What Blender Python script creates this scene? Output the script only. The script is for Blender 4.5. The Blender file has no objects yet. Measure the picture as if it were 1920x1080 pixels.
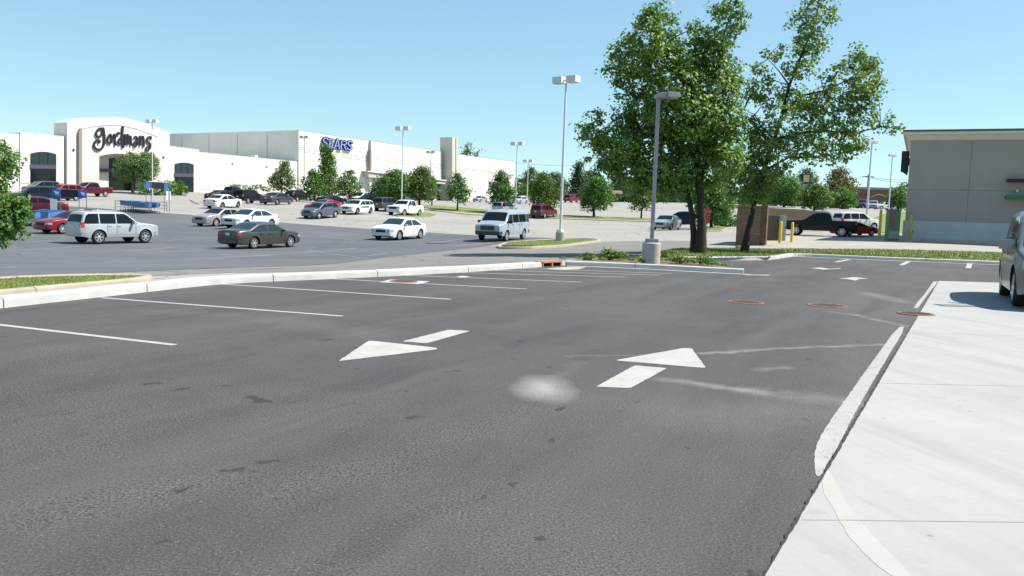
import bpy, bmesh, math, random
import numpy as np
from mathutils import Vector, Matrix
R = math.radians
random.seed(7)
S = bpy.context.scene
COL = S.collection

# ------------------------------------------------------------------ camera
F = 1560.0                     # focal length in pixels of the 1920 px wide photograph
CH = 1.6                       # eye height above the near car park
PITCH = math.atan(140 / F)
ROLL = R(1.9)
_f = Vector((0, math.cos(PITCH), -math.sin(PITCH)))
_u0 = Vector((0, math.sin(PITCH), math.cos(PITCH)))
_r0 = Vector((1, 0, 0))
_r = _r0 * math.cos(ROLL) + _u0 * math.sin(ROLL)
_u = -_r0 * math.sin(ROLL) + _u0 * math.cos(ROLL)
cam_d = bpy.data.cameras.new('camera')
cam = bpy.data.objects.new('camera', cam_d)
COL.objects.link(cam)
M = Matrix((_r, _u, -_f)).transposed().to_4x4()
M.translation = Vector((0, 0, CH))
cam.matrix_world = M
cam_d.sensor_width = 36
cam_d.lens = F * 36 / 1920
cam_d.clip_start = 0.05
cam_d.clip_end = 9000
S.camera = cam

# ------------------------------------------------------------------ sky, sun, exposure
SKYG, SKYS = 0.66, 0.135
SUN_EL, SUN_AZ = R(53), R(5)       # azimuth measured from +X (right) towards +Y (away)
sd = Vector((math.cos(SUN_EL) * math.cos(SUN_AZ), math.cos(SUN_EL) * math.sin(SUN_AZ), math.sin(SUN_EL)))
W = bpy.data.worlds.new('World')
S.world = W
W.use_nodes = True
nt = W.node_tree
sky = nt.nodes.new('ShaderNodeTexSky')
sky.sky_type = 'NISHITA'
sky.sun_disc = False
sky.sun_elevation = SUN_EL
sky.sun_rotation = math.pi / 2 - SUN_AZ
sky.air_density = 1.0
sky.dust_density = 0.0
sky.ozone_density = 0.7
bg = nt.nodes['Background']
bg.inputs['Strength'].default_value = SKYS
_tn = nt.nodes.new('ShaderNodeMix')
_tn.data_type = 'RGBA'
_tn.blend_type = 'MULTIPLY'
_tn.inputs[0].default_value = 1.0
_tn.inputs[7].default_value = (0.77, 1.02, 1.10, 1)      # the slightly cyan cast of this camera's sky
_gm = nt.nodes.new('ShaderNodeGamma')
_gm.inputs['Gamma'].default_value = SKYG
nt.links.new(sky.outputs[0], _gm.inputs['Color'])
nt.links.new(_gm.outputs[0], _tn.inputs[6])
nt.links.new(_tn.outputs[2], bg.inputs['Color'])
sl = bpy.data.lights.new('sun', 'SUN')
sl.energy = 4.6
sl.angle = R(0.5)
sl.color = (1.0, 0.955, 0.89)
so = bpy.data.objects.new('sun', sl)
COL.objects.link(so)
so.rotation_euler = (-sd).to_track_quat('-Z', 'Y').to_euler()
so.location = (60, 0, 90)
S.view_settings.view_transform = 'Standard'
S.view_settings.look = 'None'
S.view_settings.exposure = 0.95
S.view_settings.gamma = 1.0

# ------------------------------------------------------------------ pixel <-> world helpers
def ray(u, v):
    return _f * F + _r * (u - 960) + _u * (540 - v)
def P(u, v, Y):                # point on the ray through (u, v) at world distance Y
    d = ray(u, v)
    return Vector((0, 0, CH)) + d * (Y / d.y)
def G(u, v, z=0.0):            # point where the ray meets the level z
    d = ray(u, v)
    return Vector((0, 0, CH)) + d * ((z - CH) / d.z)

# ------------------------------------------------------------------ materials
def mat(name, col, rough=0.7, metal=0.0, var=0.0, vscale=3.0, bump=0.0, bscale=40.0, spec=0.4, coat=0.0, col2=None, rvar=0.0):
    m = bpy.data.materials.new(name)
    m.use_nodes = True
    n = m.node_tree.nodes
    l = m.node_tree.links
    b = n['Principled BSDF']
    b.inputs['Base Color'].default_value = (*col, 1)
    b.inputs['Roughness'].default_value = rough
    b.inputs['Metallic'].default_value = metal
    b.inputs['Specular IOR Level'].default_value = spec
    if coat:
        b.inputs['Coat Weight'].default_value = coat
        b.inputs['Coat Roughness'].default_value = 0.04
    if var or bump or col2:
        tc = n.new('ShaderNodeTexCoord')
    if var or col2:
        no = n.new('ShaderNodeTexNoise')
        no.inputs['Scale'].default_value = vscale
        no.inputs['Detail'].default_value = 6
        no.inputs['Roughness'].default_value = 0.62
        l.new(tc.outputs['Object'], no.inputs['Vector'])
        cr = n.new('ShaderNodeValToRGB')
        cr.color_ramp.elements[0].position = 0.3
        cr.color_ramp.elements[1].position = 0.7
        if col2:
            a, c = col, col2
        else:
            a = tuple(x * (1 - var) for x in col)
            c = tuple(min(1, x * (1 + var)) for x in col)
        cr.color_ramp.elements[0].color = (*a, 1)
        cr.color_ramp.elements[1].color = (*c, 1)
        l.new(no.outputs['Fac'], cr.inputs['Fac'])
        l.new(cr.outputs['Color'], b.inputs['Base Color'])
    if bump:
        nb = n.new('ShaderNodeTexNoise')
        nb.inputs['Scale'].default_value = bscale
        nb.inputs['Detail'].default_value = 4
        l.new(tc.outputs['Object'], nb.inputs['Vector'])
        bp = n.new('ShaderNodeBump')
        bp.inputs['Strength'].default_value = bump
        bp.inputs['Distance'].default_value = 0.02
        l.new(nb.outputs['Fac'], bp.inputs['Height'])
        l.new(bp.outputs['Normal'], b.inputs['Normal'])
    return m

class NB:                       # small helper for writing shader maths
    def __init__(s, m):
        s.t = m.node_tree
        s.b = s.t.nodes['Principled BSDF']
    def n(s, typ, **kw):
        x = s.t.nodes.new(typ)
        for k, v in kw.items():
            setattr(x, k, v)
        return x
    def put(s, sock, v):
        if isinstance(v, bpy.types.NodeSocket):
            s.t.links.new(v, sock)
        else:
            sock.default_value = v
    def math(s, op, a, b=0.0, clamp=False):
        x = s.n('ShaderNodeMath', operation=op, use_clamp=clamp)
        s.put(x.inputs[0], a)
        s.put(x.inputs[1], b)
        return x.outputs[0]
    def noise(s, vec, scale, detail=4, rough=0.6):
        x = s.n('ShaderNodeTexNoise')
        s.put(x.inputs['Vector'], vec)
        x.inputs['Scale'].default_value = scale
        x.inputs['Detail'].default_value = detail
        x.inputs['Roughness'].default_value = rough
        return x.outputs['Fac']
    def rng(s, v, a, b, c=0.0, d=1.0):
        x = s.n('ShaderNodeMapRange', clamp=True)
        s.put(x.inputs[0], v)
        for i, q in enumerate((a, b, c, d)):
            x.inputs[i + 1].default_value = q
        return x.outputs[0]
    def mix(s, f, a, b):
        x = s.n('ShaderNodeMix', data_type='RGBA')
        s.put(x.inputs['Factor'], f)
        s.put(x.inputs[6], a)
        s.put(x.inputs[7], b)
        return x.outputs[2]
    def vmath(s, op, a, b=None, scale=None):
        x = s.n('ShaderNodeVectorMath', operation=op)
        s.put(x.inputs[0], a)
        if b is not None:
            s.put(x.inputs[1], b)
        if scale is not None:
            s.put(x.inputs['Scale'], scale)
        return x.outputs['Value'] if op in ('DOT_PRODUCT', 'LENGTH', 'DISTANCE') else x.outputs['Vector']
    def segdist(s, p, a, b):
        ab = b - a
        pa = s.vmath('SUBTRACT', p, tuple(a))
        t = s.math('DIVIDE', s.vmath('DOT_PRODUCT', pa, tuple(ab)), ab.length_squared, clamp=True)
        return s.vmath('LENGTH', s.vmath('SUBTRACT', pa, s.vmath('SCALE', tuple(ab), scale=t)))

def paint(name, col, metal=0.0, rough=0.35):
    dk = name in ('black', 'navy', 'darkgreen')
    return mat('paint_' + name, col, rough=rough, metal=metal, coat=0.12 if dk else 0.35, spec=0.2 if dk else 0.4, var=0.04, vscale=1.5)

MT = dict(
    black=mat('black_rubber', (0.012, 0.012, 0.013), 0.7, var=0.2),
    dark=mat('dark_underbody', (0.008, 0.008, 0.009), 0.8),
    glass=mat('tinted_glass', (0.008, 0.010, 0.013), 0.04, spec=0.28),
    glass_lt=mat('clear_glass', (0.02, 0.035, 0.04), 0.04, spec=0.4),
    rim=mat('alloy_rim', (0.62, 0.63, 0.65), 0.3, metal=0.75),
    lens=mat('headlight_lens', (0.34, 0.36, 0.38), 0.12, spec=0.8),
    amber=mat('amber_lens', (0.7, 0.25, 0.04), 0.2),
    red=mat('taillight_lens', (0.45, 0.015, 0.02), 0.15, spec=0.7),
    plate=mat('plate', (0.6, 0.6, 0.6), 0.5),
    chrome=mat('chrome', (0.7, 0.7, 0.72), 0.12, metal=1.0),
    trim=mat('grey_trim', (0.05, 0.052, 0.055), 0.6),
    galv=mat('galvanised_steel', (0.22, 0.23, 0.25), 0.4, metal=0.6, var=0.08),
    polewhite=mat('pale_painted_pole', (0.62, 0.63, 0.64), 0.45, var=0.05),
    polegrey=mat('grey_painted_pole', (0.24, 0.23, 0.25), 0.45, metal=0.2, var=0.06),
    conc=mat('pale_concrete', (0.42, 0.42, 0.40), 0.85, var=0.10, vscale=1.7, bump=0.15, bscale=60),
    concbase=mat('lamp_base_concrete', (0.40, 0.36, 0.335), 0.85, var=0.10, vscale=4, bump=0.15, bscale=60),
    kerb=mat('white_kerb_concrete', (0.415, 0.41, 0.39), 0.85, var=0.14, vscale=1.6, bump=0.1, bscale=50),
    kerbtan=mat('tan_kerb_concrete', (0.345, 0.295, 0.22), 0.85, var=0.14, vscale=2, bump=0.1),
    joint=mat('joint_filler', (0.08, 0.075, 0.07), 0.9),
    rust=mat('rusty_iron', (0.30, 0.135, 0.085), 0.85, col2=(0.15, 0.065, 0.045), vscale=9, bump=0.5, bscale=60),
    lid=mat('dark_iron_lid', (0.13, 0.075, 0.058), 0.85, col2=(0.07, 0.05, 0.045), vscale=9, bump=0.5, bscale=60),
    void=mat('dark_opening', (0.006, 0.005, 0.005), 0.9),
    bark=mat('tree_bark', (0.032, 0.026, 0.021), 0.9, var=0.4, vscale=9, bump=0.8, bscale=18),
    barkgrey=mat('pale_bark', (0.16, 0.14, 0.115), 0.9, var=0.35, vscale=8, bump=0.6, bscale=18),
    yellow=mat('yellow_paint', (0.68, 0.46, 0.05), 0.5, var=0.08),
    sbrick=None,
)

# ------------------------------------------------------------------ object helpers
def link(o, parent=None):
    COL.objects.link(o)
    if parent is not None:
        o.parent = parent
    return o
def tag(o, label=None, cat=None, group=None, kind=None):
    if label:
        o['label'] = label
    if cat:
        o['category'] = cat
    if group:
        o['group'] = group
    if kind:
        o['kind'] = kind
    return o
def thing(name, loc, label, cat, rz=0.0, group=None):
    o = bpy.data.objects.new(name, None)
    o.empty_display_size = 0.3
    o.location = loc
    o.rotation_euler = (0, 0, rz)
    COL.objects.link(o)
    return tag(o, label, cat, group)

class MB:
    def __init__(s):
        s.v, s.f, s.m = [], [], []
    def add(s, vs, fs, mi=0):
        o = len(s.v)
        s.v += [tuple(x) for x in vs]
        s.f += [tuple(i + o for i in f) for f in fs]
        s.m += [mi] * len(fs)
        return s
    def box(s, c, sz, rz=0.0, mi=0):
        cx, cy, cz = c
        hx, hy, hz = sz[0] / 2, sz[1] / 2, sz[2] / 2
        ca, sa = math.cos(rz), math.sin(rz)
        vs = []
        for z in (-hz, hz):
            for x, y in ((-hx, -hy), (hx, -hy), (hx, hy), (-hx, hy)):
                vs.append((cx + x * ca - y * sa, cy + x * sa + y * ca, cz + z))
        return s.add(vs, [(3, 2, 1, 0), (4, 5, 6, 7), (0, 1, 5, 4), (1, 2, 6, 5), (2, 3, 7, 6), (3, 0, 4, 7)], mi)
    def tube(s, pts, rad, n=8, mi=0, cap=True):
        pts = [Vector(p) for p in pts]
        if not hasattr(rad, '__len__'):
            rad = [rad] * len(pts)
        vs, fs = [], []
        ref = None
        for i, p in enumerate(pts):
            a = pts[max(0, i - 1)]
            b = pts[min(len(pts) - 1, i + 1)]
            t = (b - a).normalized()
            if ref is None:
                ref = Vector((1, 0, 0)) if abs(t.x) < 0.8 else Vector((0, 1, 0))
            x = (ref - t * ref.dot(t)).normalized()
            y = t.cross(x)
            ref = x
            for k in range(n):
                q = 2 * math.pi * k / n
                vs.append(p + (x * math.cos(q) + y * math.sin(q)) * rad[i])
        for i in range(len(pts) - 1):
            for k in range(n):
                k2 = (k + 1) % n
                fs.append((i * n + k, i * n + k2, (i + 1) * n + k2, (i + 1) * n + k))
        if cap:
            fs.append(tuple(range(n - 1, -1, -1)))
            fs.append(tuple((len(pts) - 1) * n + k for k in range(n)))
        return s.add(vs, fs, mi)
    def lathe(s, prof, c=(0, 0, 0), n=24, axis='z', mi=0):   # prof: (radius, height)
        vs, fs = [], []
        for r, h in prof:
            for k in range(n):
                q = 2 * math.pi * k / n
                a, b = r * math.cos(q), r * math.sin(q)
                p = (a, b, h) if axis == 'z' else (a, h, b)
                vs.append((p[0] + c[0], p[1] + c[1], p[2] + c[2]))
        for i in range(len(prof) - 1):
            for k in range(n):
                k2 = (k + 1) % n
                fs.append((i * n + k, i * n + k2, (i + 1) * n + k2, (i + 1) * n + k))
        fs.append(tuple(range(n)))
        fs.append(tuple((len(prof) - 1) * n + k for k in range(n)))
        return s.add(vs, fs, mi)
    def prism(s, front, vec, mi=0, mside=None):
        n = len(front)
        vec = Vector(vec)
        vs = [Vector(p) for p in front] + [Vector(p) + vec for p in front]
        s.add(vs, [tuple(range(n)), tuple(range(2 * n - 1, n - 1, -1))], mi)
        o = len(s.v) - 2 * n
        for i in range(n):
            j = (i + 1) % n
            s.f.append((o + i, o + n + i, o + n + j, o + j))
            s.m.append(mi if mside is None else mside)
        return s
    def build(s, name, mats, parent=None, smooth=None, recalc=True, origin=None, bevel=0.0):
        if not isinstance(mats, (list, tuple)):
            mats = [mats]
        me = bpy.data.meshes.new(name)
        vs = s.v
        if origin is not None:
            ox, oy, oz = origin
            vs = [(a - ox, b - oy, c - oz) for a, b, c in vs]
        me.from_pydata(vs, [], s.f)
        for m in mats:
            me.materials.append(m)
        me.polygons.foreach_set('material_index', s.m)
        if recalc or bevel:
            bm = bmesh.new()
            bm.from_mesh(me)
            if bevel:
                es = [e for e in bm.edges if len(e.link_faces) == 2 and e.calc_face_angle(0) > 0.6]
                bmesh.ops.bevel(bm, geom=es, offset=bevel, segments=2, affect='EDGES', profile=0.7)
            if recalc:
                bmesh.ops.recalc_face_normals(bm, faces=bm.faces)
            bm.to_mesh(me)
            bm.free()
        if smooth:
            me.shade_smooth()
            me.set_sharp_from_angle(angle=R(smooth))
        me.update()
        o = bpy.data.objects.new(name, me)
        return link(o, parent)

def struct(o):
    o['kind'] = 'structure'
    return o

# ------------------------------------------------------------------ terrain
NEAR = [G(u, v) for u, v in ((-260, 610), (0, 578), (190, 557), (417, 532), (640, 522.3), (740, 517.6), (880, 510.2), (979, 503.2), (1016, 500.8), (1060, 498),
        (1220, 504), (1393, 513.5), (1372, 504), (1300, 494), (1246, 487.5), (1330, 488.5), (1440, 486.5), (1490, 477.5), (1700, 484.5), (1880, 491))]
NEAR = [(p.x, p.y) for p in NEAR]
NEAR += [(48, NEAR[-1][1] - 0.4), (48, -30), (-40, -30), (-40, NEAR[0][1] - 3)]
_np = np.array(NEAR)
def in_poly(xs, ys, poly):
    poly = np.asarray(poly)
    xs = np.asarray(xs, float)
    ys = np.asarray(ys, float)
    ins = np.zeros(xs.shape, bool)
    n = len(poly)
    j = n - 1
    for i in range(n):
        xi, yi = poly[i]
        xj, yj = poly[j]
        c = ((yi > ys) != (yj > ys)) & (xs < (xj - xi) * (ys - yi) / (yj - yi + 1e-12) + xi)
        ins ^= c
        j = i
    return ins

CP = [(u, v, Y) for u, v, Y in (
    (212, 457, 46), (490, 466, 46), (390, 424, 68), (470, 427, 64), (750, 449, 59), (940, 451, 57.5), (600, 409, 83),
    (670, 400, 90), (760, 406, 100), (1020, 409, 110), (420, 390, 92), (465, 382, 110), (520, 383, 102), (557, 377, 118),
    (1250, 432.5, 82), (1535, 443, 70), (178, 368, 116), (240, 359, 136), (400, 362, 150), (559, 366, 168), (857, 396, 113), (1110, 408, 115),
    (1202, 410, 117), (1320, 427, 80), (860, 378, 205), (965, 378, 245), (930, 380, 190), (1200, 379, 190), (1500, 389, 150), (1600, 395, 130), (1640, 392, 190),
    (100, 428, 58), (110, 400, 72), (50, 366, 108), (1690, 452, 56), (1405, 461, 49), (1048, 455, 54), (1140, 470, 42),
    (1100, 440, 68), (0, 500, 26), (700, 480, 36), (1800, 455, 56.5), (1600, 470, 46), (1000, 484, 33), (300, 505, 23), (1860, 470, 47))]
pts = []
for u, v, Y in CP:
    p = P(u, v, Y)
    pts.append((p.x, p.y, p.z))
pts += [(-14, 12, -0.15), (-9, 18.5, -0.2), (-4, 22, -0.25), (1, 28, -0.25), (7, 33, -0.15), (12, 38, -0.05), (-40, 20, -0.4), (-60, 60, -0.3), (-120, 60, 0.2), (-150, 120, 1.8),
        (-200, 250, 5), (0, 330, 7), (150, 300, 8), (120, 120, 2.2), (70, 60, 0.6), (80, 30, 0.2), (200, 150, 4), (-100, 350, 7), (50, -40, -0.3), (-60, -40, -0.3), (0, -40, -0.3),
        (50, 44, 0.12), (-30, 130, 2.2), (60, 200, 5.5), (100, 230, 6.5)]
pts = np.array(pts)
_c = pts[:, :2] / 100.0
def _k(r2):
    return 0.5 * r2 * np.log(r2 + 1e-12)
_d2 = ((_c[:, None] - _c[None]) ** 2).sum(-1)
_A = _k(_d2) + np.eye(len(_c)) * 0.0012
_Pm = np.hstack([np.ones((len(_c), 1)), _c])
_L = np.block([[_A, _Pm], [_Pm.T, np.zeros((3, 3))]])
_w = np.linalg.solve(_L, np.concatenate([pts[:, 2], np.zeros(3)]))
def hgt(xs, ys):
    xs = np.asarray(xs, float)
    ys = np.asarray(ys, float)
    sh = xs.shape
    q = np.stack([xs.ravel(), ys.ravel()], 1)
    out = np.zeros(len(q))
    for i in range(0, len(q), 4000):
        b = q[i:i + 4000] / 100.0
        d2 = ((b[:, None] - _c[None]) ** 2).sum(-1)
        out[i:i + 4000] = _k(d2) @ _w[:-3] + _w[-3] + b @ _w[-2:]
    r = np.hypot(q[:, 0], q[:, 1] - 120)
    t = np.clip((r - 190) / 160, 0, 1)
    t = t * t * (3 - 2 * t)
    far = np.where(q[:, 1] > 0, 7.5, -0.3)
    out = out * (1 - t) + far * t
    return out.reshape(sh)
def h1(x, y):
    return float(hgt(np.array([x]), np.array([y]))[0])
def GT(u, v):                  # where the pixel's ray meets the terrain
    d = ray(u, v)
    d = d / d.y
    ys = np.concatenate([np.arange(8, 60, 0.4), np.arange(60, 420, 1.0)])
    zs = CH + d.z * ys - hgt(d.x * ys, ys)
    k = np.nonzero(zs < 0)[0]
    if len(k) == 0:
        y = 300.0
    else:
        i = k[0]
        y = ys[i] if i == 0 else ys[i - 1] + (ys[i] - ys[i - 1]) * zs[i - 1] / (zs[i - 1] - zs[i])
    return Vector((d.x * y, y, h1(d.x * y, y)))

# ------------------------------------------------------------------ ground sheets
def axis(spec):
    out = []
    for a, b, st in spec:
        out += list(np.arange(a, b, st))
    return np.array(out + [spec[-1][1]], float)
xs = axis([(-4000, -1000, 500), (-1000, -300, 70), (-300, -120, 12), (-120, -60, 4), (-60, 60, 1.25), (60, 120, 4), (120, 300, 12), (300, 1000, 70), (1000, 4000, 500)])
ys = axis([(-400, -60, 60), (-60, -6, 6), (-6, 70, 1.0), (70, 130, 2), (130, 260, 5), (260, 420, 12), (420, 1000, 60), (1000, 5000, 500)])
gx, gy = np.meshgrid(xs, ys)
gz = hgt(gx, gy)
ins = in_poly(gx, gy, NEAR)
gz = np.where(ins, np.minimum(gz, 0) - 0.35, gz)
# a margin just outside the kerbs stays low as well
for dx, dy in ((0.7, 0), (-0.7, 0), (0, 0.7), (0, -0.7)):
    m2 = in_poly(gx + dx, gy + dy, NEAR) & ~ins
    gz = np.where(m2, np.minimum(gz, 0.0) - 0.12, gz)
ny, nx = gx.shape
V = np.stack([gx.ravel(), gy.ravel(), gz.ravel()], 1)
idx = np.arange(ny * nx).reshape(ny, nx)
FQ = np.stack([idx[:-1, :-1], idx[:-1, 1:], idx[1:, 1:], idx[1:, :-1]], -1).reshape(-1, 4)
def np_mesh(name, V, FQ, m, parent=None, tint=None, smooth=False):
    me = bpy.data.meshes.new(name)
    k = FQ.shape[1]
    me.vertices.add(len(V))
    me.vertices.foreach_set('co', np.ascontiguousarray(V, dtype=np.float32).ravel())
    me.loops.add(FQ.size)
    me.loops.foreach_set('vertex_index', np.ascontiguousarray(FQ, dtype=np.int32).ravel())
    me.polygons.add(len(FQ))
    me.polygons.foreach_set('loop_start', np.arange(0, FQ.size, k, dtype=np.int32))
    me.polygons.foreach_set('loop_total', np.full(len(FQ), k, dtype=np.int32))
    if smooth:
        me.polygons.foreach_set('use_smooth', np.ones(len(FQ), bool))
    me.update(calc_edges=True)
    me.materials.append(m)
    if tint is not None:
        a = me.attributes.new('tint', 'FLOAT', 'FACE')
        a.data.foreach_set('value', np.asarray(tint, np.float32))
    o = bpy.data.objects.new(name, me)
    return link(o, parent)

def worn_asphalt(name, base, light, patch, crack):
    m = mat(name, base, 0.9, spec=0.25)
    b = NB(m)
    p = b.n('ShaderNodeTexCoord').outputs['Object']
    mp = b.n('ShaderNodeMapping')
    mp.inputs['Rotation'].default_value = (0, 0, R(-65))
    mp.inputs['Scale'].default_value = (0.18, 1.0, 1.0)
    b.put(mp.inputs['Vector'], p)
    streak = b.noise(mp.outputs[0], 0.5, 5)
    big = b.noise(p, 0.09, 6, 0.65)
    fine = b.noise(p, 14, 3)
    c = b.mix(b.rng(b.math('ADD', b.math('MULTIPLY', big, 0.5), b.math('MULTIPLY', streak, 0.5)), 0.36, 0.64), (*base, 1), (*light, 1))
    c = b.mix(b.rng(b.noise(p, 0.35, 5), 0.58, 0.72, 0, 0.5), c, (*patch, 1))
    c = b.mix(b.rng(fine, 0.3, 0.7, 0, 0.25), c, (0.05, 0.05, 0.05, 1))
    vo = b.n('ShaderNodeTexVoronoi', feature='DISTANCE_TO_EDGE')
    wob = b.n('ShaderNodeTexNoise')
    wob.inputs['Scale'].default_value = 0.5
    b.put(wob.inputs['Vector'], p)
    b.put(vo.inputs['Vector'], b.vmath('ADD', p, b.vmath('SCALE', wob.outputs['Color'], scale=2.5)))
    vo.inputs['Scale'].default_value = 0.10
    c = b.mix(b.rng(vo.outputs['Distance'], 0.0, 0.006, crack, 0.0), c, (0.03, 0.03, 0.03, 1))
    b.put(b.b.inputs['Base Color'], c)
    return m
MT['lot_pale'] = worn_asphalt('sun_bleached_asphalt', (0.272, 0.257, 0.23), (0.345, 0.325, 0.29), (0.215, 0.205, 0.19), 0.7)
MT['lot_dark'] = worn_asphalt('resealed_asphalt', (0.085, 0.089, 0.098), (0.135, 0.138, 0.145), (0.064, 0.067, 0.074), 0.5)
MT['lot_mid'] = worn_asphalt('worn_lane_asphalt', (0.165, 0.16, 0.15), (0.22, 0.21, 0.19), (0.12, 0.12, 0.118), 0.8)
ground = struct(np_mesh('ground', V, FQ, MT['lot_pale'], smooth=True))

def draped(name, poly, m, off=0.02, step=1.5, flat=None, zmin=None):
    """a sheet over the terrain with the plan outline poly (list of Vectors)"""
    bm = bmesh.new()
    vs = [bm.verts.new((p[0], p[1], 0)) for p in poly]
    bm.faces.new(vs)
    bmesh.ops.triangulate(bm, faces=bm.faces)
    x0, x1 = min(p[0] for p in poly), max(p[0] for p in poly)
    y0, y1 = min(p[1] for p in poly), max(p[1] for p in poly)
    if flat is None:
        for ax, a, c in ((0, x0, x1), (1, y0, y1)):
            q = a + step * 0.37
            while q < c:
                co = (q, 0, 0) if ax == 0 else (0, q, 0)
                no = (1, 0, 0) if ax == 0 else (0, 1, 0)
                bmesh.ops.bisect_plane(bm, geom=bm.verts[:] + bm.edges[:] + bm.faces[:], plane_co=co, plane_no=no)
                q += step
        if bm.verts:
            zz = hgt(np.array([v.co.x for v in bm.verts]), np.array([v.co.y for v in bm.verts])) + off
            if zmin is not None:
                zz = np.maximum(zz, zmin)
            for v, z in zip(bm.verts, zz):
                v.co.z = z
    else:
        for v in bm.verts:
            v.co.z = flat
    bmesh.ops.recalc_face_normals(bm, faces=bm.faces)
    for f in bm.faces:
        if f.normal.z < 0:
            f.normal_flip()
    if off >= 0.05 and flat is None:
        r_ = bmesh.ops.extrude_edge_only(bm, edges=[e_ for e_ in bm.edges if len(e_.link_faces) == 1])
        for v in r_['geom']:
            if isinstance(v, bmesh.types.BMVert):
                v.co.z -= 0.3
    me = bpy.data.meshes.new(name)
    bm.to_mesh(me)
    bm.free()
    me.materials.append(m)
    return link(bpy.data.objects.new(name, me))

DARK = [GT(u, v) for u, v in ((-160, 384), (95, 384.5), (218, 393), (318, 400), (400, 406), (525, 417), (640, 426), (805, 436), (886, 441), (1041, 446.5),
        (930, 459), (870, 467), (728, 482), (640, 494), (560, 499), (440, 502), (340, 506), (-160, 528))]
struct(draped('car_park_lane', [GT(u, v) for u, v in ((-150, 524), (340, 500), (560, 492), (728, 475), (900, 462), (1180, 452), (1330, 452), (1260, 474), (1060, 488), (1000, 492), (800, 499), (640, 508), (420, 512), (300, 517), (-150, 533))], MT['lot_mid'], 0.006))
struct(draped('car_park_dark_lot', DARK, MT['lot_dark'], 0.012))

# near asphalt lot -------------------------------------------------
m = mat('new_asphalt', (0.06, 0.06, 0.06), 0.88, spec=0.3)
b = NB(m)
p = b.n('ShaderNodeTexCoord').outputs['Object']
V2 = dict(voronoi_dimensions='2D')
def warp(p, sc, amt):
    w = b.n('ShaderNodeTexNoise')
    w.inputs['Scale'].default_value = sc
    w.inputs['Detail'].default_value = 3
    b.put(w.inputs['Vector'], p)
    return b.vmath('ADD', p, b.vmath('SCALE', b.vmath('SUBTRACT', w.outputs['Color'], (0.5, 0.5, 0.5)), scale=amt))
def stretched(p, ang, sx):
    mp = b.n('ShaderNodeMapping')
    mp.inputs['Rotation'].default_value = (0, 0, R(ang))
    b.put(mp.inputs['Vector'], p)
    return b.vmath('MULTIPLY', mp.outputs[0], (sx, 1.0, 1.0))
pw = warp(p, 5, 0.22)
pl_ = warp(p, 0.6, 0.5)
big = b.noise(pl_, 0.20, 5, 0.62)
mid = b.noise(p, 1.3, 5, 0.65)
fine = b.noise(p, 60, 3, 0.75)
fine2 = b.noise(p, 22, 4, 0.7)
c = b.mix(b.rng(big, 0.36, 0.64), (0.047, 0.0452, 0.0465, 1), (0.065, 0.062, 0.0625, 1))
lane = (G(1100, 600) - G(100, 960))
lang = -math.degrees(math.atan2(lane.y, lane.x))
c = b.mix(b.rng(b.noise(stretched(pl_, lang, 0.10), 0.75, 5, 0.6), 0.44, 0.66, 0, 0.8), c, (0.0849, 0.0793, 0.0771, 1))      # worn wheel paths
c = b.mix(b.rng(b.noise(stretched(pl_, lang + 6, 0.09), 1.2, 5, 0.6), 0.50, 0.66, 0, 0.8), c, (0.0398, 0.0371, 0.0403, 1))
c = b.mix(b.rng(b.noise(pl_, 0.33, 4, 0.6), 0.60, 0.74, 0, 0.5), c, (0.0866, 0.0768, 0.0686, 1))                                 # dusty tan tint
c = b.mix(b.rng(mid, 0.54, 0.72, 0, 0.3), c, (0.0416, 0.0389, 0.0411, 1))
coarse = b.rng(b.noise(pl_, 0.40, 4, 0.7), 0.47, 0.60)
seam = None
for a, e in (((520, 925), (650, 880)), ((650, 880), (740, 858)), ((740, 858), (800, 832)), ((800, 832), (900, 800)), ((900, 800), (1010, 765)), ((60, 970), (200, 940)), ((200, 940), (420, 900))):
    d = b.segdist(warp(p, 2.2, 0.5), G(*a), G(*e))
    seam = d if seam is None else b.math('MINIMUM', seam, d)
seamf = b.rng(seam, 0.34, 0.05)
amt = b.math('ADD', b.math('ADD', b.math('MULTIPLY', coarse, 0.40), 0.50), b.math('MULTIPLY', seamf, 0.5))
c = b.mix(b.math('MULTIPLY', b.rng(fine, 0.45, 0.68), amt), c, (0.1342, 0.1258, 0.1200, 1))
c = b.mix(b.math('MULTIPLY', b.rng(fine, 0.49, 0.33), amt), c, (0.0173, 0.0169, 0.0181, 1))
c = b.mix(b.math('MULTIPLY', b.rng(fine2, 0.60, 0.70), b.math('MULTIPLY', seamf, 0.7)), c, (0.1733, 0.1603, 0.1457, 1))
c = b.mix(b.math('MULTIPLY', b.rng(fine2, 0.42, 0.34), b.math('MULTIPLY', seamf, 0.85)), c, (0.0122, 0.0118, 0.0120, 1))
grit = b.n('ShaderNodeTexVoronoi', **V2)
b.put(grit.inputs['Vector'], p)
grit.inputs['Scale'].default_value = 85
rnd = b.n('ShaderNodeSeparateColor')
b.put(rnd.inputs[0], grit.outputs['Color'])
stone = b.math('MULTIPLY', b.math('GREATER_THAN', rnd.outputs[0], 0.985), b.rng(grit.outputs['Distance'], 0.5, 0.3))
c = b.mix(b.math('MULTIPLY', stone, b.math('MULTIPLY', rnd.outputs[1], 0.85)), c, (0.2097, 0.1954, 0.1849, 1))
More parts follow.
